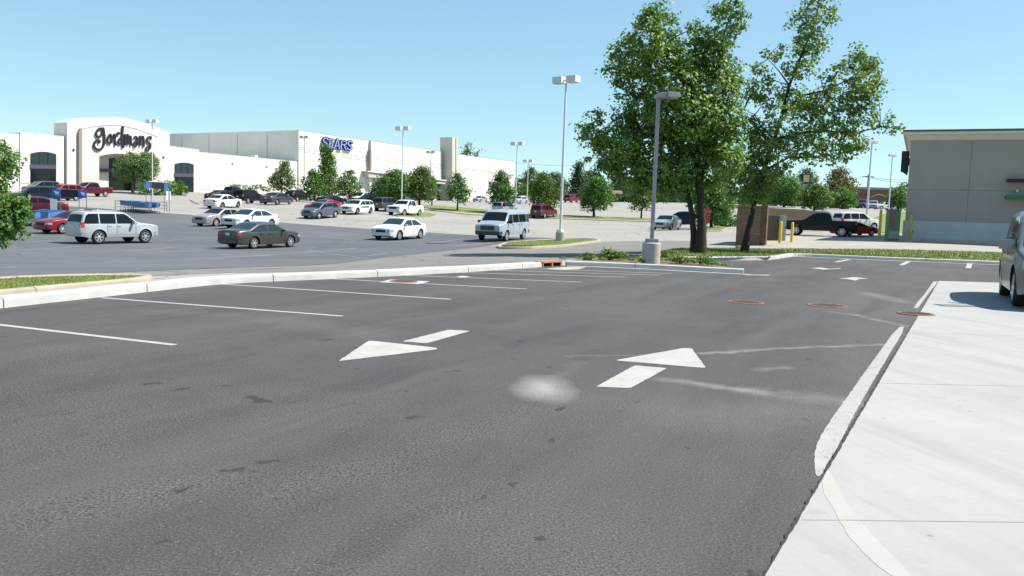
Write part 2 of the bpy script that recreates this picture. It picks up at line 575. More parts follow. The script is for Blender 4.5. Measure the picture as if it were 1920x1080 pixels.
# oil drips: irregular, sparse
for sc_o, thr, rad in ((1.3, 0.80, 0.055), (2.8, 0.84, 0.075)):
    oil = b.n('ShaderNodeTexVoronoi', **V2)
    b.put(oil.inputs['Vector'], stretched(warp(pw, 16, 0.11), lang, 0.55))
    oil.inputs['Scale'].default_value = sc_o
    orr = b.n('ShaderNodeSeparateColor')
    b.put(orr.inputs[0], oil.outputs['Color'])
    rr_ = b.math('MULTIPLY', orr.outputs[1], rad)
    c = b.mix(b.math('MULTIPLY', b.math('GREATER_THAN', orr.outputs[0], thr), b.rng(b.math('SUBTRACT', oil.outputs['Distance'], rr_), 0.018, -0.01, 0, 0.6)), c, (0.0156, 0.0143, 0.0155, 1))
pd = warp(p, 9, 0.22)
for a, e, r_ in (((470, 745), (495, 753), .075), ((428, 883), (445, 881), .04), ((490, 866), (520, 866), .025), ((330, 924), (342, 917), .05), ((765, 784), (782, 782), .05), ((836, 697), (856, 695), .04), ((305, 1019), (318, 1017), .03),
               ((268, 721), (290, 719), .045), ((415, 724), (432, 723), .03), ((665, 775), (680, 774), .03), ((190, 837), (199, 836), .025), ((600, 638), (622, 636), .05), ((1280, 660), (1290, 658), .03), ((640, 760), (655, 757), .02)):
    d = b.segdist(pd, G(*a), G(*e))
    c = b.mix(b.rng(d, r_ * 0.7 + 0.025, r_ * 0.7 - 0.015, 0, 0.7), c, (0.0173, 0.0161, 0.0181, 1))
# the white washed-out spill and the pale dust trails
sp = G(1020, 727)
dd = b.vmath('LENGTH', b.vmath('MULTIPLY', b.vmath('SUBTRACT', warp(p, 2.5, 0.25), tuple(sp)), (1.0 / 0.25, 1.0 / 0.52, 0)))
c = b.mix(b.math('MULTIPLY', b.rng(dd, 1.35, 0.15), b.math('MULTIPLY', b.rng(mid, 0.2, 0.62, 0.6, 1.0), b.rng(fine, 0.32, 0.58, 0.25, 1.0))), c, (0.3282, 0.3242, 0.3023, 1))
trail = [((1310, 663), (1480, 652), 0.07, .45), ((1480, 652), (1670, 646), 0.08, .45), ((1060, 668), (1310, 663), 0.05, .3), ((1250, 712), (1420, 735), 0.12, .4), ((1420, 735), (1600, 755), 0.24, .25),
         ((1600, 590), (1700, 612), 0.10, .35), ((1560, 585), (1620, 592), 0.12, .25), ((1630, 550), (1690, 566), 0.3, .3), ((1420, 693), (1475, 690), 0.10, .3), ((1050, 705), (1085, 680), 0.12, .10), ((1380, 780), (1640, 770), 0.7, .12),
         ((300, 585), (420, 590), 0.35, .10), ((520, 600), (700, 625), 0.5, .10)]
for a, e, wd, st in trail:
    d = b.segdist(warp(p, 3.5, 0.25), G(*a), G(*e))
    c = b.mix(b.math('MULTIPLY', b.rng(d, wd * 1.3, 0.0), b.math('MULTIPLY', b.rng(mid, 0.3, 0.6, st * 0.6, min(0.95, st * 1.7)), b.rng(fine, 0.32, 0.6, 0.3, 1.0))), c, (0.2735, 0.2620, 0.2526, 1))
b.put(b.b.inputs['Base Color'], c)
bp = b.n('ShaderNodeBump')
bp.inputs['Strength'].default_value = 0.42
bp.inputs['Distance'].default_value = 0.006
b.put(bp.inputs['Height'], b.math('ADD', fine, b.math('MULTIPLY', grit.outputs['Distance'], -0.7)))
b.put(b.b.inputs['Normal'], bp.outputs['Normal'])
MT['asphalt'] = m
struct(draped('near_car_park', [Vector((x, y, 0)) for x, y in NEAR], m, flat=0.0))

# concrete slab on the right
m = mat('slab_concrete', (0.36, 0.365, 0.36), 0.85, spec=0.25)
b = NB(m)
p = b.n('ShaderNodeTexCoord').outputs['Object']
c = b.mix(b.rng(b.noise(p, 0.45, 6, 0.65), 0.35, 0.65), (0.3013, 0.2985, 0.2855, 1), (0.3476, 0.3448, 0.3291, 1))
_sd = G(1900, 985) - G(1600, 853)
c = b.mix(b.rng(b.noise(stretched(p, -math.degrees(math.atan2(_sd.y, _sd.x)), 0.10), 1.5, 6, 0.7), 0.50, 0.70, 0, 0.7), c, (0.2429, 0.2429, 0.2336, 1))
mp = b.n('ShaderNodeMapping')
mp.inputs['Rotation'].default_value = (0, 0, R(28))
mp.inputs['Scale'].default_value = (0.02, 1.0, 1)
b.put(mp.inputs['Vector'], p)
c = b.mix(b.rng(b.noise(mp.outputs[0], 28, 3, 0.7), 0.45, 0.75, 0, 0.12), c, (0.2503, 0.2503, 0.2410, 1))       # broomed texture
c = b.mix(b.rng(b.noise(p, 1.6, 5, 0.7), 0.58, 0.72, 0, 0.6), c, (0.2410, 0.2336, 0.2178, 1))
c = b.mix(b.rng(b.noise(p, 34, 4, 0.7), 0.38, 0.7, 0.0, 0.22), c, (0.2596, 0.2577, 0.2484, 1))
oil = b.n('ShaderNodeTexVoronoi', voronoi_dimensions='2D')
b.put(oil.inputs['Vector'], p)
oil.inputs['Scale'].default_value = 2.2
orr = b.n('ShaderNodeSeparateColor')
b.put(orr.inputs[0], oil.outputs['Color'])
c = b.mix(b.math('MULTIPLY', b.math('GREATER_THAN', orr.outputs[0], 0.8), b.rng(oil.outputs['Distance'], 0.05, 0.02, 0, 0.5)), c, (0.1090, 0.1071, 0.1046, 1))
b.put(b.b.inputs['Base Color'], c)
bp = b.n('ShaderNodeBump')
bp.inputs['Strength'].default_value = 0.25
bp.inputs['Distance'].default_value = 0.004
b.put(bp.inputs['Height'], b.noise(p, 70, 3))
b.put(b.b.inputs['Normal'], bp.outputs['Normal'])
MT['slab'] = m
e0, e1 = G(1435, 1080), G(1760, 527)
ed = (e1 - e0).normalized()
e00 = e0 - ed * 9
er = Vector((ed.y, -ed.x, 0))
far_dir = (G(1880, 530.5) - e1).normalized()
slab = draped('concrete_slab', [e00, e1, e1 + far_dir * 30, e00 + far_dir * 30], m, flat=0.006)
struct(slab)
# joints sawn across the slab, and the dark asphalt seam along its edge
mb = MB()
def strip(mb, pts, w, z, mi=0, w2=None):
    pts = [Vector((p[0], p[1], 0)) for p in pts]
    L_, R_ = [], []
    n = len(pts)
    for i, q in enumerate(pts):
        t = (pts[min(n - 1, i + 1)] - pts[max(0, i - 1)]).normalized()
        nn = Vector((-t.y, t.x, 0))
        ww = w if w2 is None else w + (w2 - w) * i / max(1, n - 1)
        L_.append(q + nn * ww / 2)
        R_.append(q - nn * ww / 2)
    vs = [(q.x, q.y, z) for q in L_ + R_]
    mb.add(vs, [(n + i, n + i + 1, i + 1, i) for i in range(n - 1)], mi)
for u, v in ((1693, 624), (1636, 718), (1490, 974), (1725, 573)):
    a = G(u, v)
    t = ((a - e0).dot(ed))
    a = e0 + ed * t + er * 0.02
    strip(mb, [a, a + far_dir * 26], 0.009, 0.0075)
strip(mb, [e0 + er * 4.6 - ed * 2, e1 + er * 4.6], 0.009, 0.0075)
struct(mb.build('slab_joint', mat('slab_joint_groove', (0.24, 0.235, 0.225), 0.9), recalc=False))
mb = MB()
q = []
k = 0
t = -9.0
while t < (e1 - e0).length:
    q.append((e0 + ed * t, random.uniform(0.004, 0.022), random.uniform(0.0, 0.008)))
    t += 0.05 if t < 8 else 0.2
mb.add([tuple(p_ - er * l_ + Vector((0, 0, 0.0085))) for p_, l_, r_ in q] + [tuple(p_ + er * r_ + Vector((0, 0, 0.0085))) for p_, l_, r_ in q], [(i, i + 1, len(q) + i + 1, len(q) + i) for i in range(len(q) - 1)])
struct(mb.build('asphalt_seam', mat('seam_tar', (0.035, 0.034, 0.034), 0.95), recalc=False))

# ------------------------------------------------------------------ painted marks
def road_paint(name, col, wear, under):
    m = mat(name, col, 0.75, spec=0.3)
    b = NB(m)
    p = b.n('ShaderNodeTexCoord').outputs['Object']
    f = b.noise(p, 60, 3, 0.75)
    c = b.mix(b.rng(b.noise(p, 3.0, 5, 0.65), 0.35, 0.68, 0, 0.75), (*col, 1), (col[0] * .80, col[1] * .79, col[2] * .76, 1))
    c = b.mix(b.rng(b.math('ADD', f, b.math('MULTIPLY', b.noise(p, 4.5, 4, 0.7), 0.5)), 0.93 - wear, 1.0 - wear, 0, 0.8), c, (*under, 1))
    b.put(b.b.inputs['Base Color'], c)
    bp = b.n('ShaderNodeBump')
    bp.inputs['Strength'].default_value = 0.35
    bp.inputs['Distance'].default_value = 0.004
    b.put(bp.inputs['Height'], f)
    b.put(b.b.inputs['Normal'], bp.outputs['Normal'])
    return m
MT['white'] = road_paint('road_paint', (0.385, 0.382, 0.36), 0.06, (0.14, 0.135, 0.13))
def flatpoly(name, px, z=0.003, m=None, rnd=0.0, chaikin=0):
    mb = MB()
    ps = [G(u, v, z) for u, v in px]
    if rnd:
        out = []
        n = len(ps)
        for i in range(n):
            a, c, d = ps[i - 1], ps[i], ps[(i + 1) % n]
            ra = min(rnd, (a - c).length * 0.3)
            rd = min(rnd, (d - c).length * 0.3)
            p0, p1 = c + (a - c).normalized() * ra, c + (d - c).normalized() * rd
            for t in (0, 0.25, 0.5, 0.75, 1):
                out.append(p0 * (1 - t) ** 2 + c * 2 * t * (1 - t) + p1 * t * t)
        ps = out
    for _ in range(chaikin):
        out = []
        for i in range(len(ps)):
            a, d = ps[i], ps[(i + 1) % len(ps)]
            out += [a.lerp(d, 0.25), a.lerp(d, 0.75)]
        ps = out
    out = []
    for i in range(len(ps)):
        a, d = ps[i], ps[(i + 1) % len(ps)]
        k_ = max(1, int((d - a).length / 0.05))
        for j in range(k_):
            q_ = a.lerp(d, j / k_)
            out.append(q_ + Vector((random.uniform(-1, 1), random.uniform(-1, 1), 0)) * 0.004)
    mb.add(out, [tuple(range(len(out)))])
    return struct(mb.build(name, m or MT['white']))
flatpoly('painted_arrow_head', [(634, 677), (691, 639), (700, 639), (820, 652), (819, 655)], rnd=0.05)
flatpoly('painted_arrow_shaft', [(754, 640), (841, 618), (882, 620.5), (800, 643.5)], rnd=0.04)
flatpoly('painted_arrow_head', [(1152, 675.5), (1282, 652.5), (1297, 653), (1324, 690)], rnd=0.06)
flatpoly('painted_arrow_shaft', [(1117, 725), (1190, 685), (1251, 690), (1182, 727.5)], rnd=0.05)
flatpoly('painted_arrow_head', [(1572, 522.5), (1600, 519.5), (1630, 522.5), (1612, 522.8), (1604, 526), (1588, 523)])
flatpoly('painted_mark', [(1394, 514), (1400, 515.8), (1440, 516.5), (1445, 515), (1415, 515)])
flatpoly('painted_mark', [(1520, 502.5), (1540, 501.5), (1555, 504), (1576, 502.5), (1576, 503.8), (1545, 505.5)])
LINES = [((-90, 599), (328, 647)), ((190, 558.5), (643, 593)), ((417, 532.8), (846, 561.5)), ((605, 522), (987, 542)), ((735, 515.5), (1091, 529)),
         ((830, 510.5), (1171, 519.5)), ((905, 506.3), (1236, 516)), ((968, 503), (1260, 513))]
def stall(a, c, w=0.10, z=0.003, m=None):
    mb = MB()
    a, c = G(*a), G(*c)
    n = 14
    strip(mb, [a.lerp(c, i / n) for i in range(n + 1)], w, z)
    return struct(mb.build('stall_line', m or MT['white'], recalc=False))
for a, c in LINES:
    stall(a, c)
for a, c in (((1567, 491.5), (1592, 486.5)), ((1690, 497), (1705, 489.5)), ((1815.5, 503), (1818.5, 493.5))):
    stall(a, c, 0.2)
# worn white band painted along the slab edge
wornwhite = road_paint('worn_white_paint', (0.35, 0.345, 0.325), 0.12, (0.16, 0.155, 0.15))
flatpoly('painted_edge_band', [(1683, 613), (1699, 612.5), (1658, 680), (1612, 757), (1575, 830), (1552, 868), (1538, 893), (1531, 893), (1526, 872), (1528, 842), (1545, 805), (1590, 742), (1634, 680)], 0.003, wornwhite, chaikin=1)
flatpoly('painted_edge_band', [(1750, 528), (1760, 527.5), (1745, 545), (1725, 572), (1721, 577.5), (1713, 577.5), (1719, 568), (1733, 552)], 0.003, wornwhite)
flatpoly('painted_curve', [(1543, 893), (1556, 877), (1580, 935), (1640, 1010), (1725, 1090), (1680, 1090), (1600, 1020), (1565, 960), (1542, 920)], 0.0075, mat('cream_faded_paint', (0.345, 0.335, 0.308), 0.85, var=0.05, vscale=5), chaikin=2)
flatpoly('concrete_patch', [(712, 529), (732, 524), (806, 527.5), (786, 532.5)], 0.0015, mat('patch_concrete', (0.42, 0.41, 0.38), 0.85, var=0.12))
flatpoly('concrete_patch', [(855, 519), (868, 517), (882, 518.8), (868, 520.5)], 0.0015, bpy.data.materials['patch_concrete'])
flatpoly('gutter_apron', [(1022, 503.5), (1062, 500), (1100, 500.5), (1085, 505), (1050, 506)], 0.0015, mat('apron_concrete', (0.36, 0.30, 0.23), 0.85, var=0.2, vscale=2))

# faint lines of the far lot
faint = mat('faded_white_paint', (0.26, 0.265, 0.27), 0.85, var=0.25, vscale=4)
for a, c in (((-30, 503), (28, 502)), ((230, 472), (328, 464)), ((45, 455), (125, 449)), ((300, 473), (470, 462)), ((340, 486), (520, 478)), ((410, 470), (595, 465)), ((480, 471), (600, 481)), ((380, 487), (520, 478)),
             ((545, 476), (668, 466)), ((786, 458), (870, 448)), ((852, 462), (945, 452)), ((60, 441), (122, 436)), ((690, 480), (728, 475)), ((600, 442), (668, 452)), ((470, 505), (540, 502)), ((300, 452), (400, 446)), ((575, 470), (690, 486)), ((20, 471), (150, 462))):
    mb = MB()
    a, c = GT(*a), GT(*c)
    n = 10
    pp = [a.lerp(c, i / n) for i in range(n + 1)]
    for i in range(n):
        q0, q1 = pp[i], pp[i + 1]
        t = (q1 - q0).normalized()
        nn = Vector((-t.y, t.x, 0)) * 0.05
        z0, z1 = h1(q0.x, q0.y) + 0.020, h1(q1.x, q1.y) + 0.020
        mb.add([(q0.x + nn.x, q0.y + nn.y, z0), (q0.x - nn.x, q0.y - nn.y, z0), (q1.x - nn.x, q1.y - nn.y, z1), (q1.x + nn.x, q1.y + nn.y, z1)], [(0, 1, 2, 3)])
    struct(mb.build('far_stall_line', faint, recalc=False))

# ------------------------------------------------------------------ kerbs
def kerb(name, pts, w=0.28, h=0.15, m=None, side=1, seg=3.0, base=None, closed=False):
    """kerb with front face along pts; body lies to the left (side=1) or right of the travel direction"""
    pts = [Vector((p[0], p[1], p[2] if len(p) > 2 else 0)) for p in pts]
    # resample
    out = []
    for i in range(len(pts) - 1):
        n = max(1, int((pts[i + 1] - pts[i]).length / 0.5))
        out += [pts[i].lerp(pts[i + 1], k / n) for k in range(n)]
    out.append(pts[-1])
    for _ in range(2):
        out = [out[0]] + [(out[i - 1] + out[i] * 2 + out[i + 1]) / 4 for i in range(1, len(out) - 1)] + [out[-1]]
    prof = [(0, -0.5), (0.0, h - 0.05), (0.012, h - 0.018), (0.05, h), (w - 0.05, h), (w - 0.012, h - 0.02), (w, h - 0.05), (w, -0.6)]
    mb = MB()
    rows = []
    dist = 0
    nextj = seg * 0.6
    rr = []
    for i, q in enumerate(out):
        t = (out[min(len(out) - 1, i + 1)] - out[max(0, i - 1)])
        t.z = 0
        t.normalize()
        nn = Vector((-t.y, t.x, 0)) * side
        if i:
            dist += (q - out[i - 1]).length
        if dist > nextj and 0 < i < len(out) - 1:
            rr.append((q - t * 0.012, nn, 1))
            rr.append((q + t * 0.012, nn, 0))
            nextj += seg
        else:
            rr.append((q, nn, 0))
    n = len(prof)
    vs = []
    for q, nn, j in rr:
        for a, z in prof:
            vs.append(q + nn * a + Vector((0, 0, z)))
    fs, mi = [], []
    for i in range(len(rr) - 1):
        for k in range(n - 1):
            fs.append((i * n + k, (i + 1) * n + k, (i + 1) * n + k + 1, i * n + k + 1))
            mi.append(rr[i][2])
    fs += [tuple(range(n)), tuple((len(rr) - 1) * n + k for k in range(n))]
    mi += [0, 0]
    mb.v, mb.f, mb.m = vs, fs, mi
    o = mb.build(name, [m or MT['kerb'], MT['joint']], smooth=40)
    return struct(o)
K1 = [G(u, v) for u, v in ((-260, 610), (0, 578), (190, 557), (417, 532), (640, 522.3), (740, 517.6), (880, 510.2), (979, 503.2), (1017, 500.8))]
kerb('kerb', K1, 0.36, 0.15, side=1)
K2 = [G(u, v) for u, v in ((1060, 498), (1130, 500.5), (1220, 504.5), (1300, 509), (1394, 513.8))]
kerb('kerb', K2, 0.30, 0.15, side=1)
K3 = [G(u, v) for u, v in ((1246, 487), (1290, 488.8), (1330, 489), (1400, 488), (1440, 488), (1490, 480.5), (1600, 485.5), (1760, 491.7), (1880, 496.5), (2300, 514))]
kerb('kerb', K3, 0.25, 0.15, side=1)
strip_mb = MB()
strip(strip_mb, [q + Vector((0.05, -0.16, 0)) for q in K2], 0.22, 0.0055)
strip(strip_mb, [q + Vector((0.0, -0.22, 0)) for q in K3[5:]], 0.3, 0.0055)
struct(strip_mb.build('gutter_strip', mat('gutter_concrete', (0.45, 0.45, 0.43), 0.8, var=0.1), recalc=False))

# ------------------------------------------------------------------ grass
def grass_mat(name, a, c, d):
    m = mat(name, a, 0.9, spec=0.15)
    b = NB(m)
    p = b.n('ShaderNodeTexCoord').outputs['Object']
    col = b.mix(b.rng(b.noise(p, 1.1, 5), 0.35, 0.65), (*a, 1), (*c, 1))
    col = b.mix(b.rng(b.noise(p, 0.5, 4), 0.60, 0.75, 0, 0.7), col, (*d, 1))
    col = b.mix(b.rng(b.noise(p, 38, 3), 0.35, 0.7, 0, 0.4), col, (a[0] * .5, a[1] * .5, a[2] * .4, 1))
    b.put(b.b.inputs['Base Color'], col)
    return m
MT['grass'] = grass_mat('short_grass', (0.15, 0.195, 0.05), (0.20, 0.235, 0.075), (0.28, 0.25, 0.13))
MT['blade'] = grass_mat('grass_blades', (0.18, 0.235, 0.07), (0.245, 0.285, 0.105), (0.30, 0.275, 0.14))
def blades(name, poly, n, hmin, hmax, zf, seed, m=None):
    rg = np.random.RandomState(seed)
    a = np.array([(p[0], p[1]) for p in poly])
    x0, y0 = a.min(0)
    x1, y1 = a.max(0)
    X = rg.uniform(x0, x1, n * 4)
    Y = rg.uniform(y0, y1, n * 4)
    k = in_poly(X, Y, a)
    X, Y = X[k][:n], Y[k][:n]
    n = len(X)
    Z = zf(X, Y)
    th = rg.uniform(0, math.pi, n)
    hh = rg.uniform(hmin, hmax, n)
    w = hh * 0.22
    lx, ly = rg.normal(0, 0.35, (2, n)) * hh
    V = np.zeros((n, 3, 3))
    V[:, 0] = np.stack([X - np.cos(th) * w, Y - np.sin(th) * w, Z], 1)
    V[:, 1] = np.stack([X + np.cos(th) * w, Y + np.sin(th) * w, Z], 1)
    V[:, 2] = np.stack([X + lx, Y + ly, Z + hh], 1)
    o = np_mesh(name, V.reshape(-1, 3), np.arange(3 * n).reshape(-1, 3), m or MT['blade'])
    o['kind'] = 'stuff'
    o['label'] = 'short green grass growing on a kerbed verge of the car park'
    return o
GZ = 0.10
ISL = [G(u, v, GZ) for u, v in ((-220, 530), (0, 521), (100, 516), (200, 513.5), (265, 515), (280, 519.3), (258, 522.5), (130, 534), (0, 545), (-220, 565))]
struct(draped('grass_island', ISL, MT['grass'], flat=GZ))
blades('grass', ISL, 16000, 0.012, 0.032, lambda x, y: np.full(len(x), GZ), 1)
kerb('kerb', [G(u, v, 0) for u, v in ((-220, 548), (0, 530), (100, 525.5), (200, 523), (262, 523.5), (300, 524.5), (306, 528.5), (268, 534), (130, 547), (0, 560), (-220, 584))], 0.22, 0.13, MT['kerbtan'], side=-1)
PI_ = [GT(u, v) + Vector((0, 0, 0.12)) for u, v in ((940, 464), (952, 458.5), (1000, 454.5), (1040, 452), (1080, 450.5), (1112, 451), (1120, 453), (1060, 460), (1000, 464.5))]
struct(draped('grass_island', PI_, MT['grass'], off=0.13))
blades('grass', PI_, 6000, 0.02, 0.045, lambda x, y: hgt(x, y) + 0.13, 2)
lp = [GT(u, v) for u, v in ((1122, 454.5), (1060, 463), (1000, 467), (938, 467.5), (930, 464), (945, 458), (1000, 453), (1040, 450.5), (1090, 449), (1118, 450.5), (1130, 453.5), (1122, 454.5))]
kerb('kerb', lp, 0.22, 0.13, MT['kerbtan'], side=-1)
# strip of grass in front of the bank building and under the big trees
GB = [GT(u, v) for u, v in ((1238, 481), (1262, 473.5), (1300, 470), (1380, 468.5), (1500, 467.5), (1640, 468.5), (1760, 471.5), (1880, 475), (2300, 492))] + [G(u, v, 0.13) for u, v in ((2300, 507.5), (1880, 490), (1760, 485.4), (1600, 479.4), (1490, 474.6), (1442, 482), (1400, 482.2), (1330, 483), (1270, 482))]
struct(draped('grass_verge', GB, MT['grass'], off=0.035, zmin=0.12))
blades('grass', GB, 26000, 0.03, 0.09, lambda x, y: np.maximum(hgt(x, y) + 0.035, 0.12), 3)
# median strips far off
MED = [GT(u, v) for u, v in ((560, 371), (690, 379), (800, 386), (900, 394), (1000, 402), (1100, 407), (1250, 412), (1250, 415), (1100, 411), (1000, 407), (880, 400.5), (800, 391.5), (690, 384.5), (560, 376))]
MEDK = [GT(u, v) for u, v in ((556, 370), (690, 378), (800, 385), (900, 393), (1000, 401.3), (1100, 406.3), (1254, 411), (1254, 416.5), (1100, 412.5), (1000, 408.5), (880, 403), (800, 394), (690, 387), (556, 378.5))]
struct(draped('median_kerb', MEDK, MT['kerbtan'], off=0.10))
struct(draped('grass_median', MED, MT['grass'], off=0.16))
for poly in (((1318, 427), (1345, 424.5), (1364, 428), (1352, 433), (1320, 434)), ((745, 402), (800, 400), (818, 404), (806, 408), (750, 407)), ((1600, 436), (1612, 425), (1625, 415), (1668, 398), (1702, 398), (1702, 438), (1668, 440), (1640, 436))):
    pg = [GT(u, v) for u, v in poly]
    cc = sum(pg, Vector()) / len(pg)
    struct(draped('kerb_border', [cc + (q - cc) * 1.10 for q in pg], MT['kerbtan'], off=0.08))
    struct(draped('grass_patch', pg, MT['grass'], off=0.13))
# concrete drive round the bank
DRV = [GT(u, v) for u, v in ((1240, 473), (1330, 466.5), (1400, 463), (1450, 452), (1520, 446), (1560, 441), (1680, 440), (1760, 452), (1930, 458), (2200, 468), (2200, 488), (1880, 473.5), (1760, 470), (1640, 467), (1500, 466.5), (1380, 467.5), (1300, 469))]
struct(draped('bank_drive', DRV, mat('drive_concrete', (0.30, 0.275, 0.24), 0.85, var=0.12, vscale=0.5), off=0.012))
# dark crack / seam line in the pale lot
mb = MB()
cr = [GT(u, v) for u, v in ((356, 375), (372, 383), (393, 397))]
strip(mb, cr, 0.14, 0)
mb.v = [(x, y, h1(x, y) + 0.02) for x, y, z in mb.v]
struct(mb.build('tar_seam', mat('tar_line', (0.04, 0.04, 0.04), 0.9), recalc=False))

# ------------------------------------------------------------------ vehicles
SPEC = dict(
    sedan=dict(L=4.85, W=1.82, H=1.44, r=0.325, xf=1.46, xr=-1.36, belt=0.92, sill=0.22,
               top=[(-2.425, .86), (-2.40, .96), (-2.30, 1.01), (-1.62, 1.06), (-0.92, 1.37), (-0.45, 1.435), (0.0, 1.44), (0.32, 1.41), (1.12, 1.0), (1.75, .93), (2.2, .84), (2.36, .77), (2.425, .64)],
               rear=(-1.60, -0.95), wind=(1.10, 0.38), pillars=[-0.30], cab=(-1.75, 1.2)),
    coupe=dict(L=4.6, W=1.8, H=1.34, r=0.32, xf=1.40, xr=-1.25, belt=0.88, sill=0.2,
               top=[(-2.3, .80), (-2.28, .92), (-2.2, .98), (-1.75, 1.0), (-0.85, 1.28), (-0.4, 1.34), (-0.1, 1.33), (0.1, 1.30), (0.95, .96), (1.6, .88), (2.1, .78), (2.24, .71), (2.3, .58)],
               rear=(-1.7, -0.9), wind=(0.93, 0.16), pillars=[-0.55], cab=(-1.8, 1.0)),
    hatch=dict(L=4.36, W=1.77, H=1.55, r=0.315, xf=1.36, xr=-1.24, belt=0.96, sill=0.22,
               top=[(-2.18, .95), (-2.16, 1.02), (-2.02, 1.15), (-1.72, 1.42), (-1.2, 1.52), (-0.4, 1.55), (0.1, 1.53), (0.42, 1.46), (1.25, 1.02), (1.75, .93), (2.05, .83), (2.14, .76), (2.18, .64)],
               rear=(-2.06, -1.74), wind=(1.22, 0.50), pillars=[-0.9, 0.02], cab=(-2.1, 1.3)),
    wagon=dict(L=4.75, W=1.82, H=1.48, r=0.32, xf=1.42, xr=-1.34, belt=0.93, sill=0.22,
               top=[(-2.375, .95), (-2.36, 1.0), (-2.25, 1.1), (-2.02, 1.38), (-1.8, 1.44), (-0.6, 1.48), (0.0, 1.47), (0.3, 1.43), (1.08, 1.0), (1.75, .92), (2.2, .83), (2.32, .77), (2.375, .64)],
               rear=(-2.27, -2.05), wind=(1.06, 0.36), pillars=[-1.25, -0.25], cab=(-2.3, 1.15)),
    suv=dict(L=4.78, W=1.86, H=1.80, r=0.375, xf=1.44, xr=-1.41, belt=1.10, sill=0.36,
             top=[(-2.39, 1.05), (-2.37, 1.08), (-2.33, 1.16), (-2.16, 1.66), (-2.05, 1.74), (-1.6, 1.78), (-0.6, 1.80), (0.0, 1.78), (0.32, 1.72), (0.95, 1.22), (1.25, 1.15), (1.95, 1.08), (2.25, 1.03), (2.36, .96), (2.39, .84)],
             rear=(-2.32, -2.17), wind=(0.93, 0.38), pillars=[-1.36, -0.36], cab=(-2.36, 1.0)),
    minivan=dict(L=5.0, W=1.95, H=1.74, r=0.34, xf=1.55, xr=-1.40, belt=1.02, sill=0.24,
                 top=[(-2.5, 1.0), (-2.48, 1.06), (-2.40, 1.2), (-2.2, 1.62), (-2.0, 1.70), (-0.8, 1.74), (0.0, 1.73), (0.5, 1.66), (1.55, 1.06), (1.95, .98), (2.3, .89), (2.45, .82), (2.5, .68)],
                 rear=(-2.41, -2.22), wind=(1.52, 0.60), pillars=[-1.25, 0.05], cab=(-2.45, 1.6)),
    pickup=dict(L=5.75, W=2.0, H=1.92, r=0.40, xf=1.85, xr=-1.75, belt=1.22, sill=0.42, bed=(-2.78, -1.00, 0.72),
                top=[(-2.875, 1.22), (-2.87, 1.26), (-2.82, 1.30), (-1.02, 1.30), (-0.93, 1.36), (-0.84, 1.80), (-0.7, 1.88), (-0.2, 1.92), (0.3, 1.90), (0.55, 1.82), (1.18, 1.34), (1.4, 1.28), (2.5, 1.20), (2.75, 1.17), (2.85, 1.10), (2.875, 1.0)],
                rear=(-0.925, -0.855), wind=(1.16, 0.60), pillars=[0.05], cab=(-0.95, 1.25)),
    van=dict(L=5.7, W=2.0, H=2.08, r=0.37, xf=1.72, xr=-1.55, belt=1.22, sill=0.40,
             top=[(-2.85, 1.1), (-2.845, 1.2), (-2.80, 1.4), (-2.68, 1.95), (-2.5, 2.05), (-1.5, 2.08), (0.0, 2.08), (0.95, 2.03), (1.15, 1.96), (1.85, 1.33), (2.1, 1.24), (2.6, 1.18), (2.76, 1.14), (2.83, 1.08), (2.85, .96)],
             rear=(-2.79, -2.69), wind=(1.83, 1.20), pillars=[-2.0, -0.55, 0.62], cab=(-2.83, 1.9)),
)
def _rimmesh(r):
    mb = MB()
    ro = r * 0.68
    n = 24
    mb.lathe([(ro, -0.09), (ro, 0.0), (ro * 0.90, 0.0), (ro * 0.86, -0.03), (0.02, -0.035)], n=n, axis='y', mi=1)
    mb.lathe([(ro * 1.0, -0.02), (ro, 0.006), (ro * 0.9, 0.004), (ro * 0.87, -0.03)], n=n, axis='y')
    mb.lathe([(ro * 0.24, -0.04), (ro * 0.24, 0.0), (ro * 0.2, 0.008), (0.01, 0.010)], n=14, axis='y')
    for k in range(6):
        q = 2 * math.pi * k / 6
        c, s_ = math.cos(q), math.sin(q)
        a0, a1, w0, w1 = ro * 0.18, ro * 0.92, ro * 0.17, ro * 0.13
        pts = [(a0, -w0), (a1, -w1), (a1, w1), (a0, w0)]
        f = [(x * c - z * s_, 0.003, x * s_ + z * c) for x, z in pts]
        mb.prism(f, (0, -0.03, 0))
    return mb
def _tyremesh(r, w=0.21):
    mb = MB()
    ri = r * 0.66
    mb.lathe([(ri, -w), (r - 0.03, -w), (r, -w + 0.03), (r, -0.03), (r - 0.03, 0.0), (ri + 0.02, 0.004), (ri, -0.01)], n=26, axis='y')
    return mb
_wheelcache = {}
def wheel(parent, x, y, r, side, rimm):
    key = (round(r, 3), rimm.name)
    if key not in _wheelcache:
        a = _rimmesh(r).build('wheel', [rimm, MT['dark']], smooth=40)
        t = _tyremesh(r).build('tyre', MT['black'], smooth=50)
        _wheelcache[key] = (a.data, t.data)
        bpy.data.objects.remove(a)
        bpy.data.objects.remove(t)
    da, dt = _wheelcache[key]
    w = link(bpy.data.objects.new('wheel', da), parent)
    w.location = (x, y, r)
    if side < 0:
        w.rotation_euler = (0, 0, math.pi)
    link(bpy.data.objects.new('tyre', dt), w)
    return w

